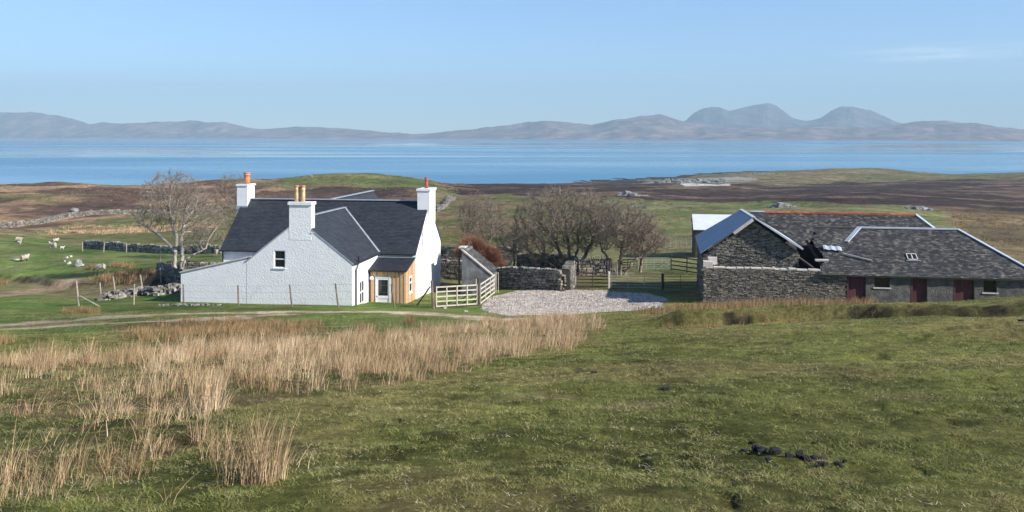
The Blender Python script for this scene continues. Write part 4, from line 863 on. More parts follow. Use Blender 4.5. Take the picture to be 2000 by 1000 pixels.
# gravel stones
def scatter_poly(poly, n, lo, hi, warp=0):
    xs = [p[0] for p in poly]; ys = [p[1] for p in poly]; P = []
    g = [ground(px, py, lo, hi) for px, py in poly]; W = [(q.x, q.y) for q in g]
    x0, x1, y0, y1 = min(p[0] for p in W), max(p[0] for p in W), min(p[1] for p in W), max(p[1] for p in W)
    X_ = RNG.uniform(x0, x1, n*3); Y_ = RNG.uniform(y0, y1, n*3)
    if warp: X2 = X_+(fbm(X_/2, Y_/2, 3)-.5)*warp; Y2 = Y_+(fbm(X_/2+9, Y_/2, 3)-.5)*warp
    else: X2, Y2 = X_, Y_
    k = inpoly(X2, Y2, W); return X_[k][:n], Y_[k][:n]
def pebbles(name, X_, Y_, size, m, kind='stuff'):
    n = len(X_); Z_ = H(X_, Y_); octa = np.array([(1, 0, 0), (0, 1, 0), (-1, 0, 0), (0, -1, 0), (0, 0, .7), (0, 0, -.7)], float)
    s_ = size*RNG.uniform(.4, 1.3, (n, 1, 1)); V = octa[None]*s_*RNG.uniform(.6, 1.3, (n, 6, 3)); a = RNG.uniform(0, 6.3, n); ca_, sa_ = np.cos(a)[:, None], np.sin(a)[:, None]
    V = np.stack([V[..., 0]*ca_-V[..., 1]*sa_, V[..., 0]*sa_+V[..., 1]*ca_, V[..., 2]], -1)+np.stack([X_, Y_, Z_], -1)[:, None]
    f = np.array([(0, 1, 4), (1, 2, 4), (2, 3, 4), (3, 0, 4), (1, 0, 5), (2, 1, 5), (3, 2, 5), (0, 3, 5)])
    fa = (f[None]+6*np.arange(n)[:, None, None]).reshape(-1, 3); o = link(name, mesh_np(name, V.reshape(-1, 3), fa, m)); tag(o, kind=kind); return o
gx, gy_ = scatter_poly(GRAV, 26000, 50, 80, 1.2)
tag(pebbles('gravel', gx, gy_, .055, M['pebble']), 'pale pinkish grey gravel spread over the yard', 'gravel')
# ------------------------------------------------------------------ fences and gates
def post(mb, p, h, r=.06, lean=(0, 0), n=7): mb.tube(p-Z*.3, p+Vector((lean[0], lean[1], h)), r*1.05, r*.95, n)
def wire_fence(label, posts, r=.055, wires=(.35, .65, .95), mesh=False, struts=(), mt_='wood', Ds=None):
    """posts: (px base, py base, px top, py top)"""
    g = [P3(a, Ds[i]) if Ds else ground(a, b_, 45, 130) for i, (a, b_, c, d_) in enumerate(posts)]; root = thing('wire_fence', label, 'fence', g[0]); tops = []
    for (a, b_, c, d_), p in zip(posts, g):
        h = up_at(p, d_)-p.z; dx = (c-a)/F*p.y; m = MB(); post(m, p-g[0], h, r*(1.5 if (a, b_) in ((153, 598), (847, 603)) else 1), (dx, 0)); m.build('post', M[mt_], root); tops.append((p-g[0], Vector((dx, 0, h))))
    m = MB()
    for (p, d1), (q, d2) in zip(tops[:-1], tops[1:]):
        for w_ in wires: m.tube(p+d1*w_, q+d2*w_, .006, n=3, cap=False)
    m.build('wire', M['wire'], root)
    for (a, b_, c, d_, i) in struts:
        p = g[i]; e = ground(c, d_, 45, 90); m = MB(); m.tube(Vector(((a-1000)/F*p.y, p.y-.05, up_at(p, b_)))-g[0], e-g[0], .05, n=7); m.build('strut', M[mt_], root)
    return root
wire_fence('post and wire fence running in front of the white house walls', [(359, 592, 358, 555), (466, 594, 465, 557), (571, 594, 566, 556), (662, 592, 655, 553), (772, 592, 764, 555), (847, 603, 843, 548)], struts=((840, 560, 814, 597, 5),), mt_='brownwood', Ds=(57.6, 57.0, 56.8, 56.8, 57.2, 57.6))
wire_fence('leaning grey post and wire fence left of the stone heaps', [(155, 598, 149, 548), (198, 584, 195, 552), (226, 572, 221, 540), (279, 563, 274, 537), (315, 555, 313, 524), (313, 528, 313, 497)], struts=((157, 578, 194, 599, 0),))
p = ground(261, 595, 45, 80); m = MB(); post(m, Vector(), up_at(p, 555)-p.z, .05, (.05, 0)); o = m.build('fence_post', M['wood']); o.location = p; tag(o, 'lone grey fence post in front of the long stone heap', 'fence post')
# netting by the stone wall
g1, g2 = ground(279, 563, 45, 90), ground(315, 555, 45, 90); m = MB()
for k in range(13): q = (g2-g1)*(k/12); m.tube(q, q+Z*.8, .008, n=3, cap=False)
for k in range(7): m.tube(Z*(.1+.11*k), (g2-g1)+Z*(.1+.11*k), .008, n=3, cap=False)
o = m.build('sheep_netting', M['darkwood']); o.location = g1; tag(o, 'dark square sheep netting at the right end of the leaning fence', 'netting')
for i, (px, py, tx, ty) in enumerate(((161, 487, 161, 474), (202, 490, 204, 475), (247, 492, 247, 477), (292, 492, 296, 475))):
    p = P3(px, 108); m = MB(); post(m, Vector(), 1.15, .06, ((tx-px)/F*108, 0)); o = m.build('fence_post', M['wood']); o.location = p
    tag(o, 'weathered fence post in the row along the pasture stone wall', 'fence post', 'posts along the pasture wall')
def bar_gate(name, label, a, b_, h, bars, verts, m_='palewood', bw=.09, bt=.04, zb=.12, cat='gate', braces=0, posts=False, pole=False):
    a, b_ = Vector(a), Vector(b_); root = thing(name, label, cat, a); d = b_-a; L_ = d.length; U = d.normalized(); N_ = Vector((U.y, -U.x, 0)).normalized()
    for k in range(bars):
        z = zb+(h-zb)*k/(bars-1); m = MB()
        if pole: m.tube(Z*z, d+Z*z, .015, n=6)
        else: m.beam(Z*z, d+Z*z, bt, bw)
        m.build('rail', M[m_], root)
    for k in range(verts):
        t_ = k/(verts-1); q = d*t_+N_*(.03 if not pole else .0); m = MB()
        if pole: m.tube(q+Z*zb, q+Z*h, .015, n=6)
        else: m.beam(q+Z*(zb-.05), q+Z*(h+.05), bw*.8, bt, N_)
        m.build('stile', M[m_], root)
    if posts:
        for k in range(posts):
            q = d*(k/(posts-1)); m = MB(); m.tube(q-Z*.2, q+Z*(h+.12), .06, n=6); m.build('post', M[m_], root)
    return root
ga = ground(850, 602, 50, 70); gb = ground(932, 597, 50, 72)
hg = up_at(ga, 561)-ga.z
bar_gate('timber_gate', 'pale five bar timber gate between the farmhouse and the outhouse', ga+Vector((.08, 0, 0)), gb, hg, 5, 5, bw=.085)
m = MB(); post(m, Vector(), hg+.45, .07); o = m.build('gate_post', M['darkwood']); o.location = gb+Vector((.08, .0, 0)); tag(o, 'dark round gate post at the hinge of the two pale timber barriers', 'gate post')
m = MB(); post(m, Vector(), hg+.35, .06); o = m.build('gate_post', M['wood']); o.location = gb+Vector((-.1, .35, 0)); tag(o, 'grey gate post just behind the right end of the five bar gate', 'gate post')
gc = ground(966, 574, 55, 75)
bar_gate('timber_hurdle', 'pale timber hurdle running back from the five bar gate to the boarded post', gb+Vector((.2, .1, 0)), gc, hg, 5, 4, bw=.085)
m = MB(); 
for k in range(3): m.beam(Vector((.02+k*.13, k*.12, -.2)), Vector((.02+k*.13, k*.12, 1.55)), .03, .15, (0, 1, 0))
o = m.build('board_post', M['palewood']); o.location = gc; tag(o, 'pale upright boards ending the hurdle beside the outhouse corner', 'boarding')
m = MB(); m.beam(Vector((0, 0, -.2)), Vector((0, 0, 3.0)), .16, .12, (0, 1, 0)); o = m.build('timber_post', M['darkwood']); o.location = P3(897, 66.5); tag(o, 'tall dark timber post against the left edge of the outhouse', 'post')
# yard hurdle, steel gates
ha = P3(1127, 65.4); hb = P3(1188, 64.9)
bar_gate('timber_hurdle', 'dark five rail timber hurdle between stone wall end and metal gate', ha, hb, 1.12, 5, 3, m_='darkwood', bw=.08)
m = MB(); post(m, Vector(), 1.25, .09); o = m.build('gate_post', M['palewood']); o.location = P3(1189, 64.7); tag(o, 'pale square gate post where hurdle meets the yard steel gate', 'gate post')
bar_gate('steel_gate', 'long tubular steel gate across the yard in the barn shadow', P3(1193, 64.6), P3(1292, 63.8), 1.15, 6, 4, m_='galv', pole=True)
m = MB(); post(m, Vector(), 1.2, .09); o = m.build('gate_post', M['darkwood']); o.location = P3(1294, 63.7); tag(o, 'dark gate post in the barn shadow between the two steel gates', 'gate post')
bar_gate('steel_gate', 'steel gate coloured as in shade nearest the barn corner', P3(1297, 63.7), P3(1362, 63.4), 1.15, 6, 3, m_='darkwood', pole=True)  # dark timber tone on steel rails paints in the barn shadow
bar_gate('timber_hurdle', 'dark timber hurdle beneath the right hand bare tree', P3(1207, 79), P3(1244, 80), 1.05, 5, 3, m_='darkwood')
bar_gate('steel_gate', 'bright steel field gate behind the yard', P3(1247, 80), P3(1308, 80), 1.15, 6, 5, m_='galv', pole=True)
bar_gate('rail_fence', 'black timber rail fence climbing to the tin roofed barn', P3(1311, 80), P3(1375, 75), 1.25, 4, 3, m_='darkwood', bw=.1, cat='fence', posts=3)
def palings(label, a, b_, n, h):
    root = thing('paling_fence', label, 'fence', a); m = MB(); m.beam(Z*h*.35, (b_-a)+Z*h*.35, .02, .03); m.beam(Z*h*.8, (b_-a)+Z*h*.8, .02, .03); m.build('rail', M['wire'], root)
    for k in range(n):
        q = (b_-a)*(k/(n-1)); m = MB(); m.tube(q-Z*.1, q+Z*h*random.uniform(.9, 1.1), .03, n=5); m.build('paling', M['wood'], root)
palings('thin grey paling fence behind the bare trees', P3(1070, 86), P3(1180, 80), 24, 1.35)
palings('short paling fence beside the right hand tree trunk', P3(1178, 76), P3(1206, 75.5), 7, 1.2)
palings('row of thin posts at the edge of the field left of the barn', P3(1280, 118), P3(1372, 112), 10, 1.2)
# rusty sheet lying by the trees
m = MB(); m.hexa([Vector(p) for p in ((0, 0, .0), (2.3, 0, .0), (2.6, .6, .5), (.4, .6, .7), (0, 0, .03), (2.3, 0, .03), (2.6, .6, .53), (.4, .6, .73))])
M['rust'] = mat('rusty_iron', [(.22, .05, .03), (.36, .11, .06)], 3, .85); o = m.build('rusty_sheet', M['rust']); o.location = P3(1040, 83, .25); tag(o, 'rust red metal sheet lying beneath the big bare trees', 'metal sheet')
# ------------------------------------------------------------------ bare trees
def tubes_np(P0, P1, R0, R1, n):
    d = P1-P0; l = np.linalg.norm(d, axis=1, keepdims=True)+1e-9; d = d/l
    ref = np.where(np.abs(d[:, 2:3]) > .9, np.array([[1., 0, 0]]), np.array([[0, 0, 1.]])); a = np.cross(d, ref); a /= np.linalg.norm(a, axis=1, keepdims=True); b = np.cross(d, a)
    th = np.arange(n)*2*math.pi/n; c, s = np.cos(th)[None, :, None], np.sin(th)[None, :, None]
    ring = a[:, None]*c+b[:, None]*s; V = np.concatenate([P0[:, None]+ring*R0[:, None, None], P1[:, None]+ring*R1[:, None, None]], 1).reshape(-1, 3)
    i = np.arange(n); f = np.stack([i, (i+1) % n, n+(i+1) % n, n+i], -1); fa = (f[None]+2*n*np.arange(len(P0))[:, None, None]).reshape(-1, 4); return V, fa
def bare_tree(name, label, base, blobs, natt, step, kill, infl, tip=.011, twigs=3, tl=(.25, .7), trunks=None, mt=('bark', 'twig'), seed=0, pipe=2.35, lean=(0, 0), minr=.0, group=None, rscale=1.0, jitter=.42):
    """blobs: ellipsoids (centre xyz relative to base, radii) filled with growth points; space colonisation"""
    rg = np.random.default_rng(seed); A = []
    vol = np.array([b[1][0]*b[1][1]*b[1][2] for b in blobs]); vol = vol/vol.sum()
    for (c, r), v in zip(blobs, vol):
        u = rg.normal(size=(int(natt*v), 3)); u /= np.linalg.norm(u, axis=1, keepdims=True); u *= rg.random((len(u), 1))**(1/2.4)
        A.append(np.array(c)+u*np.array(r))
    A = np.concatenate(A); A = A[A[:, 2] > .5]
    N = []; par = []
    for (bx, by, segs) in (trunks or [(0, 0, [(0, 0, 1.2)])]):
        prev = -1; p = np.array([bx, by, -.3]); N.append(p); par.append(-1); prev = len(N)-1
        for q in segs:
            q = np.array(q, float); nst = max(1, int(np.linalg.norm(q-p)/step))
            for k in range(1, nst+1):
                N.append(p+(q-p)*k/nst+rg.normal(size=3)*step*.12); par.append(prev); prev = len(N)-1
            p = q
    Na = np.array(N); d2 = ((A[:, None]-Na[None])**2).sum(-1); near = d2.argmin(1); dist = np.sqrt(d2.min(1)); alive = np.ones(len(A), bool)
    kids = {}
    for it in range(160):
        ok = alive & (dist < infl)
        if not ok.any(): break
        ids = near[ok]; vec = A[ok]-Na[ids]; vec /= np.linalg.norm(vec, axis=1, keepdims=True)
        uniq, inv = np.unique(ids, return_inverse=True); S = np.zeros((len(uniq), 3)); np.add.at(S, inv, vec)
        S += rg.normal(size=S.shape)*jitter; S /= np.linalg.norm(S, axis=1, keepdims=True)+1e-9
        newp = Na[uniq]+S*step; good = np.array([kids.get(int(u), 0) < 4 for u in uniq])
        for u in uniq[good]: kids[int(u)] = kids.get(int(u), 0)+1
        newp = newp[good]; pu = uniq[good]
        if len(newp) == 0: break
        s0 = len(Na); Na = np.concatenate([Na, newp]); par += [int(u) for u in pu]
        dn = np.sqrt(((A[:, None]-newp[None])**2).sum(-1)); mi = dn.min(1); am = dn.argmin(1)
        up_ = mi < dist; dist[up_] = mi[up_]; near[up_] = am[up_]+s0; alive &= dist > kill
        if len(Na) > 9000: break
    n = len(Na); acc = np.zeros(n); rad = np.zeros(n); par = np.array(par)
    for i in range(n-1, -1, -1):
        rad[i] = (acc[i] if acc[i] > 0 else tip**pipe)**(1/pipe)
        if par[i] >= 0: acc[par[i]] += rad[i]**pipe
    rad = np.maximum(rad*rscale, minr)
    k = np.where(par >= 0)[0]; P0, P1 = Na[par[k]], Na[k]; R0 = np.minimum(rad[par[k]], rad[k]*1.35); R1 = rad[k]
    thick = R1 > .035
    root = thing(name, label, 'tree', base, 0, group)
    V, f = tubes_np(P0[thick], P1[thick]+(P1[thick]-P0[thick])*.04, R0[thick], R1[thick], 7); link('trunk', mesh_np('trunk', V, f, M[mt[0]], True), root)
    thin = ~thick; V, f = tubes_np(P0[thin], P1[thin], R0[thin], R1[thin], 4)
    src = k[rad[k] < tip*3.2]; Q = Na[src]; D_ = Q-Na[par[src]]; D_ /= np.linalg.norm(D_, axis=1, keepdims=True)+1e-9
    Q = np.repeat(Q, twigs, 0); D_ = np.repeat(D_, twigs, 0); D1 = D_+rg.normal(size=D_.shape)*.6+np.array([lean[0], lean[1], .25]); D1 /= np.linalg.norm(D1, axis=1, keepdims=True)
    l1 = rg.uniform(tl[0], tl[1], (len(Q), 1)); M1 = Q+D1*l1*.5; D2 = D1+rg.normal(size=D1.shape)*.4; D2 /= np.linalg.norm(D2, axis=1, keepdims=True); E = M1+D2*l1*.5
    D3 = D1+rg.normal(size=D1.shape)*.6; D3 /= np.linalg.norm(D3, axis=1, keepdims=True); E2 = M1+D3*l1*.4
    o = np.ones(len(Q)); tr = tip*.75
    VV = [V]; FF = [f]; off = len(V)
    for (a, b_, r0, r1) in ((Q, M1, tr, tr*.75), (M1, E, tr*.75, tr*.35), (M1, E2, tr*.6, tr*.3)):
        V2, f2 = tubes_np(a, b_, o*r0, o*r1, 3); VV.append(V2); FF.append(f2+off); off += len(V2)
    link('crown', mesh_np('crown', np.concatenate(VV), np.concatenate(FF), M[mt[1]]), root)
    return root
T = []
bp_ = P3(348, 75.5)
bare_tree('bare_tree', 'tall pale barked bare tree with twin trunks left of the farmhouse', bp_,
   [((-.3, 0, 6.6), (3.0, 2.6, 2.3)), ((-2.0, 0, 5.0), (2.2, 1.8, 1.4)), ((1.8, .3, 4.6), (2.2, 2.2, 1.9)), ((2.0, 0, 2.9), (1.9, 1.4, .8))], 1900, .24, .32, 2.4,
   trunks=[(-.22, 0, [(-.3, 0, 1.5), (-.15, 0, 3.0), (-.6, 0, 4.6)]), (.22, .05, [(.32, .1, 1.6), (.25, .1, 3.0), (.5, .1, 4.3)]), (.15, -.05, [(.6, 0, 1.1), (1.5, 0, 1.7), (2.4, 0, 2.1)]), (-.2, 0, [(-.4, 0, 2.0), (-1.5, 0, 3.2), (-3.2, 0, 4.3)])],
   tip=.0135, twigs=4, tl=(.25, .65), mt=('paletrunk', 'paletwig'), seed=2, pipe=2.0)
bare_tree('bare_tree', 'brown bare tree behind the left end of the farmhouse roof', P3(455, 93), [((0, 0, 6.3), (2.6, 2.4, 2.6)), ((1.4, 0, 4.5), (2.4, 2.2, 2.2))], 900, .34, .5, 2.5, twigs=5, tl=(.3, .8), seed=3, tip=.015)
bare_tree('bare_tree', 'bare tree showing just above the ridge between left and middle chimneys', P3(548, 97), [((0, 0, 6.4), (3.0, 2.4, 2.3)), ((-1.8, 0, 5.2), (2.4, 2.2, 2.0))], 900, .34, .5, 2.5, twigs=5, tl=(.3, .8), seed=4, tip=.015)
bare_tree('bare_tree', 'grey bare tree rising behind the outhouse and red bush', P3(940, 91), [((.1, 0, 4.6), (2.9, 2.6, 2.4))], 1100, .28, .4, 2.4, trunks=[(0, 0, [(0, 0, .9), (-.8, 0, 2.0)]), (.1, 0, [(.3, 0, 1.2), (1.0, 0, 2.4)])], twigs=6, tl=(.25, .6), seed=5, tip=.0145, pipe=2.2)
bare_tree('bare_tree', 'small twisted bare tree left of the biggest bare tree', P3(1003, 84), [((0, 0, 2.9), (2.1, 1.8, 1.7))], 600, .25, .36, 2.2, trunks=[(0, 0, [(.1, 0, .9)])], twigs=5, tl=(.2, .5), seed=6, tip=.0135)
bare_tree('bare_tree', 'biggest spreading bare tree with many leaning mossy stems behind the yard wall', P3(1112, 79), [((-.9, 0, 4.9), (4.4, 3.4, 3.0)), ((-3.1, 0, 3.0), (2.7, 2.4, 1.9)), ((2.0, 0, 5.0), (2.8, 2.6, 2.6)), ((.6, 0, 3.0), (3.0, 2.4, 1.4))], 3000, .26, .38, 2.6,
   trunks=[(-.5, 0, [(-1.0, 0, 1.0), (-2.6, 0, 1.8)]), (-.2, .1, [(-.6, 0, 1.4), (-1.4, .2, 3.0)]), (0, -.1, [(0, -.1, 1.8), (-.2, -.2, 3.2)]), (.25, 0, [(.6, 0, 1.5), (.9, .1, 3.0)]), (.5, -.2, [(1.6, -.3, 2.1), (2.3, -.3, 3.4)]), (-.4, -.1, [(-1.8, 0, .9), (-3.2, 0, 1.4)])], twigs=7, tl=(.25, .65), seed=7, tip=.0145, pipe=2.12)
bare_tree('bare_tree', 'dense bare tree with dark forked trunk at the right of the tree group', P3(1212, 76.5), [((.1, 0, 4.3), (3.4, 3.0, 2.2)), ((1.4, 0, 3.2), (2.4, 2.2, 1.7))], 1700, .26, .38, 2.4,
   trunks=[(0, 0, [(0, 0, 1.3), (.1, 0, 2.4)]), (-.2, 0, [(-.9, 0, 1.3), (-1.6, 0, 2.1)]), (.2, 0, [(1.0, 0, 1.0), (1.9, 0, 1.7)])], twigs=7, tl=(.25, .65), seed=8, tip=.0145, pipe=2.1)
bare_tree('bare_tree', 'rightmost low bare tree leaning over the bright steel gate', P3(1249, 78.5), [((.5, 0, 2.9), (2.3, 2.0, 1.5))], 800, .25, .36, 2.2, trunks=[(0, 0, [(.15, 0, .9)])], twigs=7, tl=(.2, .6), seed=9, tip=.0145, pipe=2.15)
# ------------------------------------------------------------------ blades: turf, rushes, tussocks, bushes
def blades(X_, Y_, Z_, h, wd, lean, rg, seg=2, az=None, base=None):
    """one ribbon per point (arrays); returns V, quads"""
    n = len(X_); a = rg.uniform(0, 2*math.pi, n); cx_, sx_ = np.cos(a), np.sin(a)
    la = rg.uniform(0, 2*math.pi, n) if az is None else az; lx, ly = np.cos(la)*lean*h, np.sin(la)*lean*h; R_ = []
    for k in range(seg+1):
        t_ = k/seg; wk = wd*(1-.75*t_)/2; f_ = t_**1.6
        px_ = X_+lx*f_; py_ = Y_+ly*f_; pz_ = Z_+h*t_*(1-.25*lean*t_)
        R_.append(np.stack([px_-cx_*wk, py_-sx_*wk, pz_], -1)); R_.append(np.stack([px_+cx_*wk, py_+sx_*wk, pz_], -1))
    V = np.stack(R_, 1).reshape(-1, 3); m_ = 2*(seg+1); q = np.array([(2*k, 2*k+1, 2*k+3, 2*k+2) for k in range(seg)])
    return V, (q[None]+m_*np.arange(n)[:, None, None]).reshape(-1, 4)
def region_points(n, d0, d1, amax=.64, power=1.0):
    """points whose density falls off with distance"""
    D = np.exp(RNG.uniform(math.log(d0), math.log(d1), n)) if power == 1 else d0*(d1/d0)**(RNG.random(n)**power)
    A = RNG.uniform(-amax, amax, n); return A*(D+1.0), D
# turf
X_, Y_ = region_points(760000, 3.2, 52, power=.85)
pxx = 1000+F*X_/Y_; pyy = HY-F*base_h(X_, Y_)/Y_
keep = ~((Y_ > 45) & inpoly(pxx, pyy, GRAV)) & ~on_track(X_, Y_) & ~((pxx > 1270) & (np.abs(Y_-np.interp(pxx, [1150, 1300, 1500, 1700, 1850, 2000, 2300], [33, 33.5, 33, 31.5, 30, 28.5, 27])-(fbm(X_/4, Y_*0+3, 3)-.5)*2.5-1.1) < .55)); X_, Y_ = X_[keep], Y_[keep]
cl_ = fbm(X_/.25, Y_/.25, 3); k_ = cl_ > .41; X_, Y_, cl_ = X_[k_], Y_[k_], cl_[k_]
pt_ = fbm(X_/2.2, Y_/2.2, 3)
hgt = (.009+.035*np.clip(cl_-.35, 0, 1)+.022*np.clip(pt_-.45, 0, 1))*RNG.uniform(.5, 1.9, len(X_))*(1+Y_/60)
V, f = blades(X_, Y_, H(X_, Y_)-.004, hgt, (.0022+.00042*Y_)*RNG.uniform(.6, 1.5, len(X_)), RNG.uniform(.5, 3.0, len(X_)), RNG, 2)
me_ = mesh_np('turf_grass', V, f, M['blade'])
jj = np.clip(((X_/(Y_+11)+.82)/1.64*(NC-1)).round().astype(int), 0, NC-1); ii = np.clip(((np.log(Y_+11)-math.log(5))/(math.log(1900)-math.log(5))*(NR-1)).round().astype(int), 0, NR-1)
cb_ = np.repeat(np.concatenate([col[ii, jj], np.ones((len(X_), 1))], 1), 6, 0).astype(np.float32); ca = me_.color_attributes.new('cover', 'FLOAT_COLOR', 'POINT'); ca.data.foreach_set('color', cb_.ravel())
tag(link('turf_grass', me_), 'short cropped olive green turf covering the foreground slope', 'grass', kind='stuff')
X_, Y_ = region_points(20000, 3.2, 34, power=.85)
k_ = fbm(X_/1.5+40, Y_/1.5, 4) > .5; X_, Y_ = X_[k_], Y_[k_]; n = len(X_)
V, f = blades(X_, Y_, H(X_, Y_)+.012, RNG.uniform(.010, .028, n), .0028+.00035*Y_, RNG.uniform(1.2, 2.6, n), RNG, 1)
tag(link('straw_litter', mesh_np('straw_litter', V, f, M['litter'])), 'pale straw stems lying scattered through the turf', 'straw', kind='stuff')
# rushes
def rush_clump_pts(cx_, cy_, n, rad, rg):
    r_ = rad*np.sqrt(rg.random(n)); a = rg.uniform(0, 6.283, n); return cx_+r_*np.cos(a), cy_+r_*np.sin(a), a, r_/rad
def rush_mass(CX, CY, per, rad, h, wd, rg, lean=(.10, .45)):
    Xs, Ys, Hs, Ws, Ls, As = [], [], [], [], [], []
    for cx_, cy_, p_, r_, h_ in zip(CX, CY, per, rad, h):
        x, y, a, q = rush_clump_pts(cx_, cy_, int(p_), r_, rg); m_ = len(x)
        Xs.append(x); Ys.append(y); Hs.append(h_*rg.uniform(.45, 1.1, m_)); Ws.append(np.full(m_, wd)*rg.uniform(.7, 1.3, m_)*(1+.028*cy_))
        Ls.append(lean[0]+(lean[1]-lean[0])*q*rg.random(m_)+(rg.random(m_) < .06)*rg.uniform(.5, 1.8, m_)); As.append(np.where(rg.random(m_) < .4, a, rg.normal(.2, .8, m_)))
    x, y, h_, w_, l_, a = map(np.concatenate, (Xs, Ys, Hs, Ws, Ls, As)); return blades(x, y, H(x, y)-.02, h_, w_, l_, rg, 3, a)
BED = [(-80, 715), (0, 706), (120, 698), (250, 690), (360, 668), (480, 662), (560, 668), (700, 660), (800, 652), (900, 642), (1000, 630), (1080, 622), (1180, 628), (1175, 668), (1100, 690), (980, 705), (900, 728), (800, 748), (700, 762), (600, 775), (500, 785), (430, 800), (300, 790), (150, 800), (-80, 800)]
X_, Y_ = scatter_poly(BED, 3000, 8, 60); n = len(X_); q = sstep(.38, .56, fbm(X_/1.3, Y_/1.3, 4)); k_ = RNG.random(n) < (.36+.64*q)*(.62+.38*sstep(11, 18, Y_))*(.25+.75*sstep(1190, 1060, 1000+F*X_/Y_+(fbm(X_, Y_, 2)-.5)*120)); X_, Y_, q = X_[k_], Y_[k_], q[k_]; n = len(X_)
edge = sstep(12, 16, Y_)
V1, f1 = rush_mass(X_, Y_, RNG.uniform(12, 44, n)*(.55+.6*q)*(.6+.4*sstep(9, 18, Y_)), RNG.uniform(.09, .24, n), RNG.uniform(.18, .56, n)*(.65+.42*q)*(.78+.22*sstep(9, 16, Y_)), .0040, RNG, lean=(.1, .6))
gx2, gy2 = scatter_poly(BED, 1500, 8, 60); n = len(gx2); Vg, fg = rush_mass(gx2, gy2, RNG.uniform(10, 26, n), RNG.uniform(.12, .3, n), RNG.uniform(.06, .17, n), .0040, RNG, lean=(.2, 1.0))
me_ = mesh_np('rank_grass', Vg, fg, M['blade']); ca = me_.color_attributes.new('cover', 'FLOAT_COLOR', 'POINT'); ca.data.foreach_set('color', np.tile(np.array([.08, .12, .022, 1], np.float32), len(Vg)))
tag(link('rank_grass', me_), 'longer green grass showing between the dead rushes', 'grass', kind='stuff')
SP = [(-80, 800), (430, 800), (400, 860), (330, 900), (230, 950), (120, 985), (-80, 1000)]
X_, Y_ = scatter_poly(SP, 300, 4, 30); k_ = fbm(X_/1.1, Y_/1.1, 3) > .45; X_, Y_ = X_[k_], Y_[k_]; n = len(X_)
V2, f2 = rush_mass(X_, Y_, RNG.uniform(3, 20, n), RNG.uniform(.05, .15, n), RNG.uniform(.12, .34, n), .0040, RNG, lean=(.15, .7))
X_, Y_ = scatter_poly([(0, 860), (420, 820), (620, 880), (560, 960), (200, 1000), (0, 1000)], 60, 4, 30); n = len(X_)
V3, f3 = rush_mass(X_, Y_, RNG.uniform(1, 6, n), RNG.uniform(.03, .1, n), RNG.uniform(.1, .3, n), .0045, RNG, lean=(.3, 1.2))
V = np.concatenate([V1, V2, V3]); f = np.concatenate([f1, f2+len(V1), f3+len(V1)+len(V2)])
tag(link('rushes', mesh_np('rushes', V, f, M['rush'])), 'bed of straw coloured dead rushes sweeping across the slope', 'rushes', kind='stuff')
def clump(label, pts, m='rush', per=110, rad=.17, h=.5, wd=.0048, cat='rush clump', name='rush_clump', lo=4, hi=140, n=1, spread=1.0, group=None, lean=(.1, .45)):
    """one clump or tussock: pts = list of photo pixels at its foot"""
    Xs, Ys = [], []
    for px, py in pts:
        g = ground(px, py, lo, hi); Xs.append(g.x); Ys.append(g.y)
    g0 = Vector((Xs[0], Ys[0], float(H(Xs[0], Ys[0])))); k = len(Xs)
    V, f = rush_mass(Xs, Ys, [per]*k, [rad]*k, [h]*k, wd, RNG, lean); o = link(name, mesh_np(name, V-np.array(g0), f, M[m])); o.location = g0
    return tag(o, label, cat, group)
clump('largest dead rush clump standing alone in the near left foreground', [(508, 948), (528, 940), (492, 930)], per=95, rad=.13, h=.56)
clump('ragged dead rush clump left of the largest foreground clump', [(440, 925), (425, 900), (455, 945)], per=40, rad=.14, h=.47, lean=(.15, .6))
clump('thin upright rush tuft above the ragged foreground clump', [(392, 858)], per=40, rad=.12, h=.45)
clump('bright thick rush clump at the lower edge of the rush bed', [(380, 800), (400, 795), (415, 802)], per=110, rad=.18, h=.55)
clump('sparse rush tuft in the lower left foreground', [(25, 945), (15, 930)], per=26, rad=.13, h=.45, lean=(.15, .6))
clump('spiky dark sedge tussock alone on the turf below the porch', [(799, 634)], m='tuss', per=190, rad=.30, h=.50, wd=.006, name='grass_tussock', cat='tussock')
clump('brown tussock to the left of the spiky sedge tussock', [(716, 647), (704, 646)], m='tuss', per=130, rad=.3, h=.4, wd=.006, name='grass_tussock', cat='tussock')
clump('long brown tussock at the foot of the big leaning fence post', [(135, 612), (150, 612), (165, 611), (180, 611)], m='tuss', per=160, rad=.45, h=.5, wd=.007, name='grass_tussock', cat='tussock')
clump('brown tussock at the left edge beside the farm track', [(8, 670), (-8, 670)], m='tuss', per=130, rad=.35, h=.42, wd=.006, name='grass_tussock', cat='tussock')
clump('tawny tussock beside the grazing sheep near the stream', [(178, 526), (185, 526)], m='tuss', per=150, rad=.4, h=.55, wd=.01, name='grass_tussock', cat='tussock')
clump('broad tawny tussock right of the grazing sheep near the stream', [(225, 521), (238, 522), (252, 523)], m='tuss', per=170, rad=.5, h=.6, wd=.01, name='grass_tussock', cat='tussock')
clump('russet tussock on the pasture at the left edge', [(3, 556), (-8, 556)], m='tuss', per=130, rad=.45, h=.7, wd=.01, name='grass_tussock', cat='tussock')
def tuss_mass(name, label, poly, n, lo, hi, h, per, rad, wd, m='tuss', thr=0.0, sc=2.0):
    x, y = scatter_poly(poly, n, lo, hi)
    if thr: k_ = fbm(x/sc, y/sc, 3) > thr; x, y = x[k_], y[k_]
    n = len(x); V, f = rush_mass(x, y, RNG.uniform(.5, 1, n)*per, RNG.uniform(.6, 1.2, n)*rad, RNG.uniform(.6, 1.1, n)*h, wd, RNG); tag(link(name, mesh_np(name, V, f, M[m])), label, 'rushes', kind='stuff')
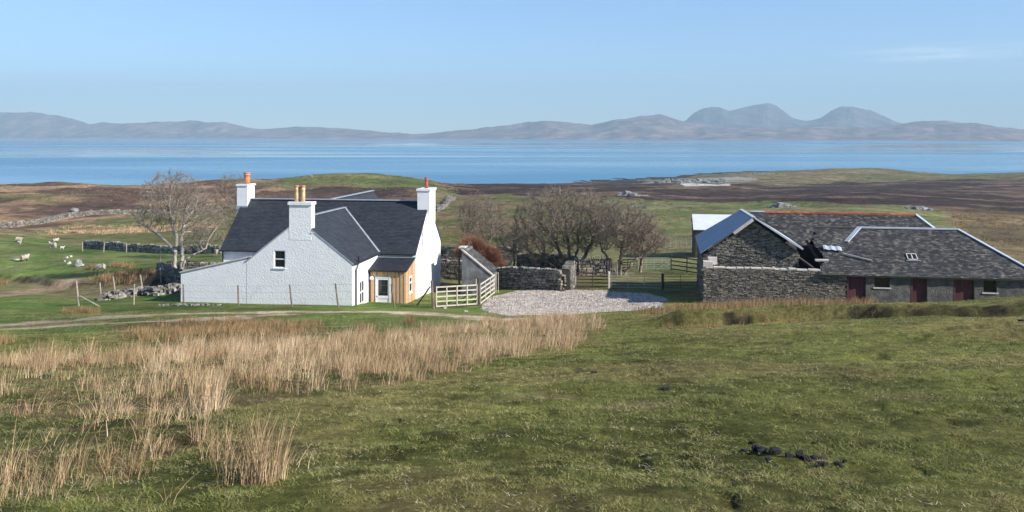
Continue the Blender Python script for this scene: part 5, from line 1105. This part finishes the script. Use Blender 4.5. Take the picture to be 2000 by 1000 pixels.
tuss_mass('rushes', 'brown rushes growing along the foot of the rubble barn wall', [(1225, 612), (1300, 606), (1380, 600), (1500, 594), (1600, 593), (1660, 596), (1600, 603), (1450, 609), (1380, 612), (1280, 617)], 420, 35, 60, .48, 40, .3, .006)
tuss_mass('rushes', 'few brown rushes before the leftmost red barn door', [(1640, 592), (1710, 590), (1712, 594), (1660, 597)], 40, 35, 60, .5, 30, .25, .006)
tuss_mass('rushes', 'brown rushes between the farm track and the rush bed', [(210, 655), (300, 635), (480, 622), (610, 630), (640, 650), (520, 668), (300, 670)], 520, 20, 60, .36, 46, .28, .006, thr=.5)
tuss_mass('rushes', 'tawny rushes along the stream bank on the left pasture', [(180, 545), (250, 535), (330, 530), (335, 545), (260, 555), (200, 560)], 120, 55, 100, .6, 40, .45, .01)
tuss_mass('rushes', 'tawny grass along the gully edge on the right', [(1290, 640), (1400, 628), (1550, 620), (1700, 612), (1900, 600), (1990, 590), (1960, 600), (1700, 622), (1500, 632), (1350, 644)], 160, 25, 50, .22, 30, .2, .005, thr=.48)
# tussocks and rock flecks over the middle distance
def far_tufts(label, poly, n, lo, hi, h, per, rad, wd, thr, sc, m='tuss', seed=0):
    x, y = scatter_poly(poly, n, lo, hi); k_ = fbm(x/sc+seed, y/sc, 4) > thr; x, y = x[k_], y[k_]; n = len(x)
    V, f = rush_mass(x, y, RNG.uniform(.5, 1, n)*per, RNG.uniform(.5, 1.3, n)*rad, RNG.uniform(.5, 1.1, n)*h, wd, RNG); tag(link('rushes', mesh_np('rushes', V, f, M[m])), label, 'rushes', kind='stuff')
far_tufts('tawny rush patches on the rough slope beyond the house', [(330, 480), (560, 470), (900, 505), (1000, 500), (1000, 395), (860, 385), (500, 395), (330, 425)], 2600, 85, 330, .55, 16, .7, .012, .5, 14)
far_tufts('straw coloured rushes below the curved moor wall', [(70, 458), (330, 452), (430, 446), (420, 432), (300, 433), (120, 443)], 700, 120, 260, .6, 18, .7, .012, .42, 14, 'rush', 3)
far_tufts('brown rough grass on the hillside behind the long barn', [(1840, 418), (2060, 418), (2060, 520), (1960, 515), (1880, 450)], 1200, 85, 330, .5, 18, .8, .012, .4, 14, 'tuss', 8)
far_tufts('sparse rushes across the field right of the trees', [(1240, 500), (1370, 480), (1380, 420), (1250, 400)], 350, 85, 320, .45, 14, .5, .011, .53, 10, 'tuss', 11)
far_tufts('heather and rough grass tufts on the left moor', [(0, 440), (180, 420), (440, 400), (560, 380), (540, 352), (300, 362), (0, 368)], 6000, 180, 430, .6, 12, 1.0, .014, .46, 25, 'tuss', 21)
# russet bush over the outhouse
def bush(label, base, blobs, n, m, r=.012, lean=(.3, 0)):
    rg = np.random.default_rng(5); P0 = []; P1 = []
    for (c, rr), k in zip(blobs, n):
        u = rg.normal(size=(k, 3)); u /= np.linalg.norm(u, axis=1, keepdims=True); u[:, 2] = np.abs(u[:, 2])*.9; e = np.array(c)+u*np.array(rr)*rg.uniform(.55, 1.05, (k, 1))
        s_ = np.array(c)+u*np.array(rr)*rg.uniform(.1, .5, (k, 1))+rg.normal(size=(k, 3))*.1; s_[:, 2] = np.minimum(s_[:, 2], e[:, 2]); P0.append(s_); P1.append(e)
        j = e+(u+rg.normal(size=u.shape)*.7)*rg.uniform(.08, .28, (k, 1)); P0.append(e-(e-s_)*.3); P1.append(j)
    P0, P1 = np.concatenate(P0), np.concatenate(P1); o = np.ones(len(P0)); V, f = tubes_np(P0, P1, o*r, o*r*.4, 3)
    root = thing('bush', label, 'bush', base); link('twigs', mesh_np('twigs', V, f, M[m]), root); return root
bush('russet twiggy bush piled over the back of the outhouse', P3(930, 69.5), [((-.35, 0, 2.5), (1.25, 1.0, 1.7)), ((.8, 0, 1.8), (1.35, 1.0, 1.75)), ((1.7, .2, .9), (.9, .9, 1.5)), ((.9, 0, .2), (1.5, 1, 1.6))], (4000, 4000, 2200, 2500), 'redtwig')
# ------------------------------------------------------------------ sheep
def sheep_mesh(graze=True, lying=False, m_b='wool', m_f='face'):
    vs = [(0, 0, .60), (-.28, 0, .62), (-.48, 0, .58), (.28, 0, .62), (.48, 0, .66)]
    rr = [(.27, .27), (.29, .28), (.19, .2), (.28, .27), (.18, .19)]; ed = [(0, 1), (1, 2), (0, 3), (3, 4)]
    if graze: vs += [(.62, 0, .48), (.72, 0, .26), (.80, 0, .09)]
    else: vs += [(.62, 0, .84), (.70, 0, .98), (.86, 0, .93)]
    rr += [(.12, .13), (.085, .09), (.05, .055)]; ed += [(4, 5), (5, 6), (6, 7)]
    for sx, par_ in ((-.38, 1), (.34, 3)):
        for sy in (-.12, .12):
            b0 = len(vs); hk = -.06 if sx < 0 else .02
            vs += [(sx, sy, .40), (sx+hk, sy, .22), (sx, sy, .02)]; rr += [(.085, .085), (.042, .042), (.036, .036)]; ed += [(par_, b0), (b0, b0+1), (b0+1, b0+2)]
    hd = 6; b0 = len(vs); hz_ = vs[6]
    for sy in (-1, 1): vs.append((hz_[0]-.02, sy*.17, hz_[2]+.03)); rr.append((.03, .02)); ed.append((6, len(vs)-1))
    me = bpy.data.meshes.new('sheep'); me.from_pydata(vs, ed, []); o = bpy.data.objects.new('sheep', me); C.objects.link(o)
    sk = o.modifiers.new('s', 'SKIN'); sb = o.modifiers.new('b', 'SUBSURF'); sb.levels = sb.render_levels = 2
    for v, r_ in zip(me.skin_vertices[0].data, rr): v.radius = r_
    me.skin_vertices[0].data[0].use_root = True
    dg = bpy.context.evaluated_depsgraph_get(); dg.update(); me2 = bpy.data.meshes.new_from_object(o.evaluated_get(dg)); bpy.data.objects.remove(o)
    me2.materials.clear(); me2.materials.append(M[m_b]); me2.materials.append(M[m_f])
    hx, hz2 = vs[6][0]-.04, vs[6][2]
    for v in me2.vertices:
        if v.co.z > .36 and abs(v.co.x) < .5: v.co += v.normal*.03*math.sin(v.co.x*31+v.co.z*23)*math.cos(v.co.y*29)
    for p_ in me2.polygons:
        c = p_.center; head = c.x > .60 and (c.z < .42 if graze else c.z > .86); leg = c.z < .30 and not head
        p_.material_index = 1 if head or leg else 0; p_.use_smooth = True
    return me2
SM = {k: sheep_mesh(*a) for k, a in {'g': (True,), 's': (False,), 'l': (False, False, 'lamb', 'lamb'), 'w': (False, False, 'wool', 'wool')}.items()}
def sheep(kind, px, py, label, rz=0, s=1.0, name='sheep', grp='sheep on the pasture', lo=60, hi=600):
    g = ground(px, py, lo, hi); o = link(name, SM[kind]); o.location = g-Z*.02*s; o.rotation_euler = (0, 0, R(rz)); s *= .80; o.scale = (s, s, s); return tag(o, label, name, grp)
sheep('s', 36, 474, 'ewe standing with a white lamb near the left edge of the pasture', 5, 1.08); sheep('l', 38, 477, 'white lamb standing against the ewe near the left edge', -20, .6, 'lamb')
sheep('s', 108, 475, 'dark faced sheep behind the pale ewe on the green knoll', 60, 1.05); sheep('w', 104, 485, 'pale ewe standing broadside on the green knoll with sheep behind', 170, 1.08)
sheep('l', 121, 487, 'small white lamb resting beside the pale ewe on the knoll', 10, .55, 'lamb')
sheep('s', 48, 511, 'round fleeced sheep facing away on the slope at lower left', 70, 1.1); sheep('g', 197, 530, 'grazing sheep with its head down beside tawny tussocks', 188, 1.05)
sheep('w', 422, 500, 'sheep facing the camera between the pale tree and farmhouse', -80, 1.0, lo=60, hi=110)
sheep('w', 988, 526, 'sheep behind the outhouse end of the yard wall', 10, 1.0, lo=72, hi=100)
sheep('w', 655, 337, 'far sheep as a white dot on top of the green knoll', 20, 1.5, lo=300, hi=700); sheep('w', 608, 346, 'far sheep as a white dot left on the green knoll slope', 160, 1.5, lo=300, hi=700)
# ------------------------------------------------------------------ dung in the near turf
dk = [(1470, 866, 12), (1484, 882, 34), (1512, 886, 30), (1452, 884, 14), (1497, 901, 16), (1562, 895, 34), (1595, 900, 26), (1607, 911, 22), (1637, 910, 20), (1650, 904, 12), (1592, 868, 14), (1518, 912, 10)]
for i, (px, py, w_) in enumerate(dk):
    g = ground(px, py, 3, 40); m = MB(); s_ = w_/F*g.y/2
    for k in range(7): m.jbox(Vector((random.gauss(0, s_*.4), random.gauss(0, s_*.4), s_*.25*random.random())), X*s_*random.uniform(.3, .55), Y*s_*random.uniform(.3, .5), Z*s_*.35, .25)
    o = m.build('dung_lump', M['dung']); o.location = g+Z*.01; tag(o, 'crumbly black dung lump in the right foreground turf', 'dung', 'dung lumps in the foreground turf')
for px, py, w_, lb in ((1302, 763, 20, 'dark dung pat alone in the middle of the near field'), (1159, 729, 15, 'small dark dung lump near the end of the rush bed'), (1357, 943, 12, 'small dung lump left below the scattered black dung'), (1995, 627, 16, 'dark dung pat at the right edge of the field')):
    g = ground(px, py, 3, 60); m = MB(); s_ = w_/F*g.y/2
    for k in range(6): m.jbox(Vector((random.gauss(0, s_*.5), random.gauss(0, s_*.4), s_*.1)), X*s_*.4, Y*s_*.35, Z*s_*.25, .25)
    o = m.build('dung_lump', M['dung']); o.location = g+Z*.012; tag(o, lb, 'dung')
# ------------------------------------------------------------------ haze
HAZE = 1.0e-4
hzm = bpy.data.materials.new('haze'); hzm.use_nodes = True; t = hzm.node_tree; t.nodes.clear(); out = t.nodes.new('ShaderNodeOutputMaterial')
pv = t.nodes.new('ShaderNodeVolumePrincipled'); pv.inputs['Density'].default_value = HAZE; pv.inputs['Color'].default_value = (.62, .86, 1, 1); pv.inputs['Anisotropy'].default_value = 0
t.links.new(pv.outputs[0], out.inputs['Volume'])
m = MB(); m.box(-19500, 19500, -60, 19500, -62, 1100); o = m.build('haze', hzm); tag(o, kind='stuff')
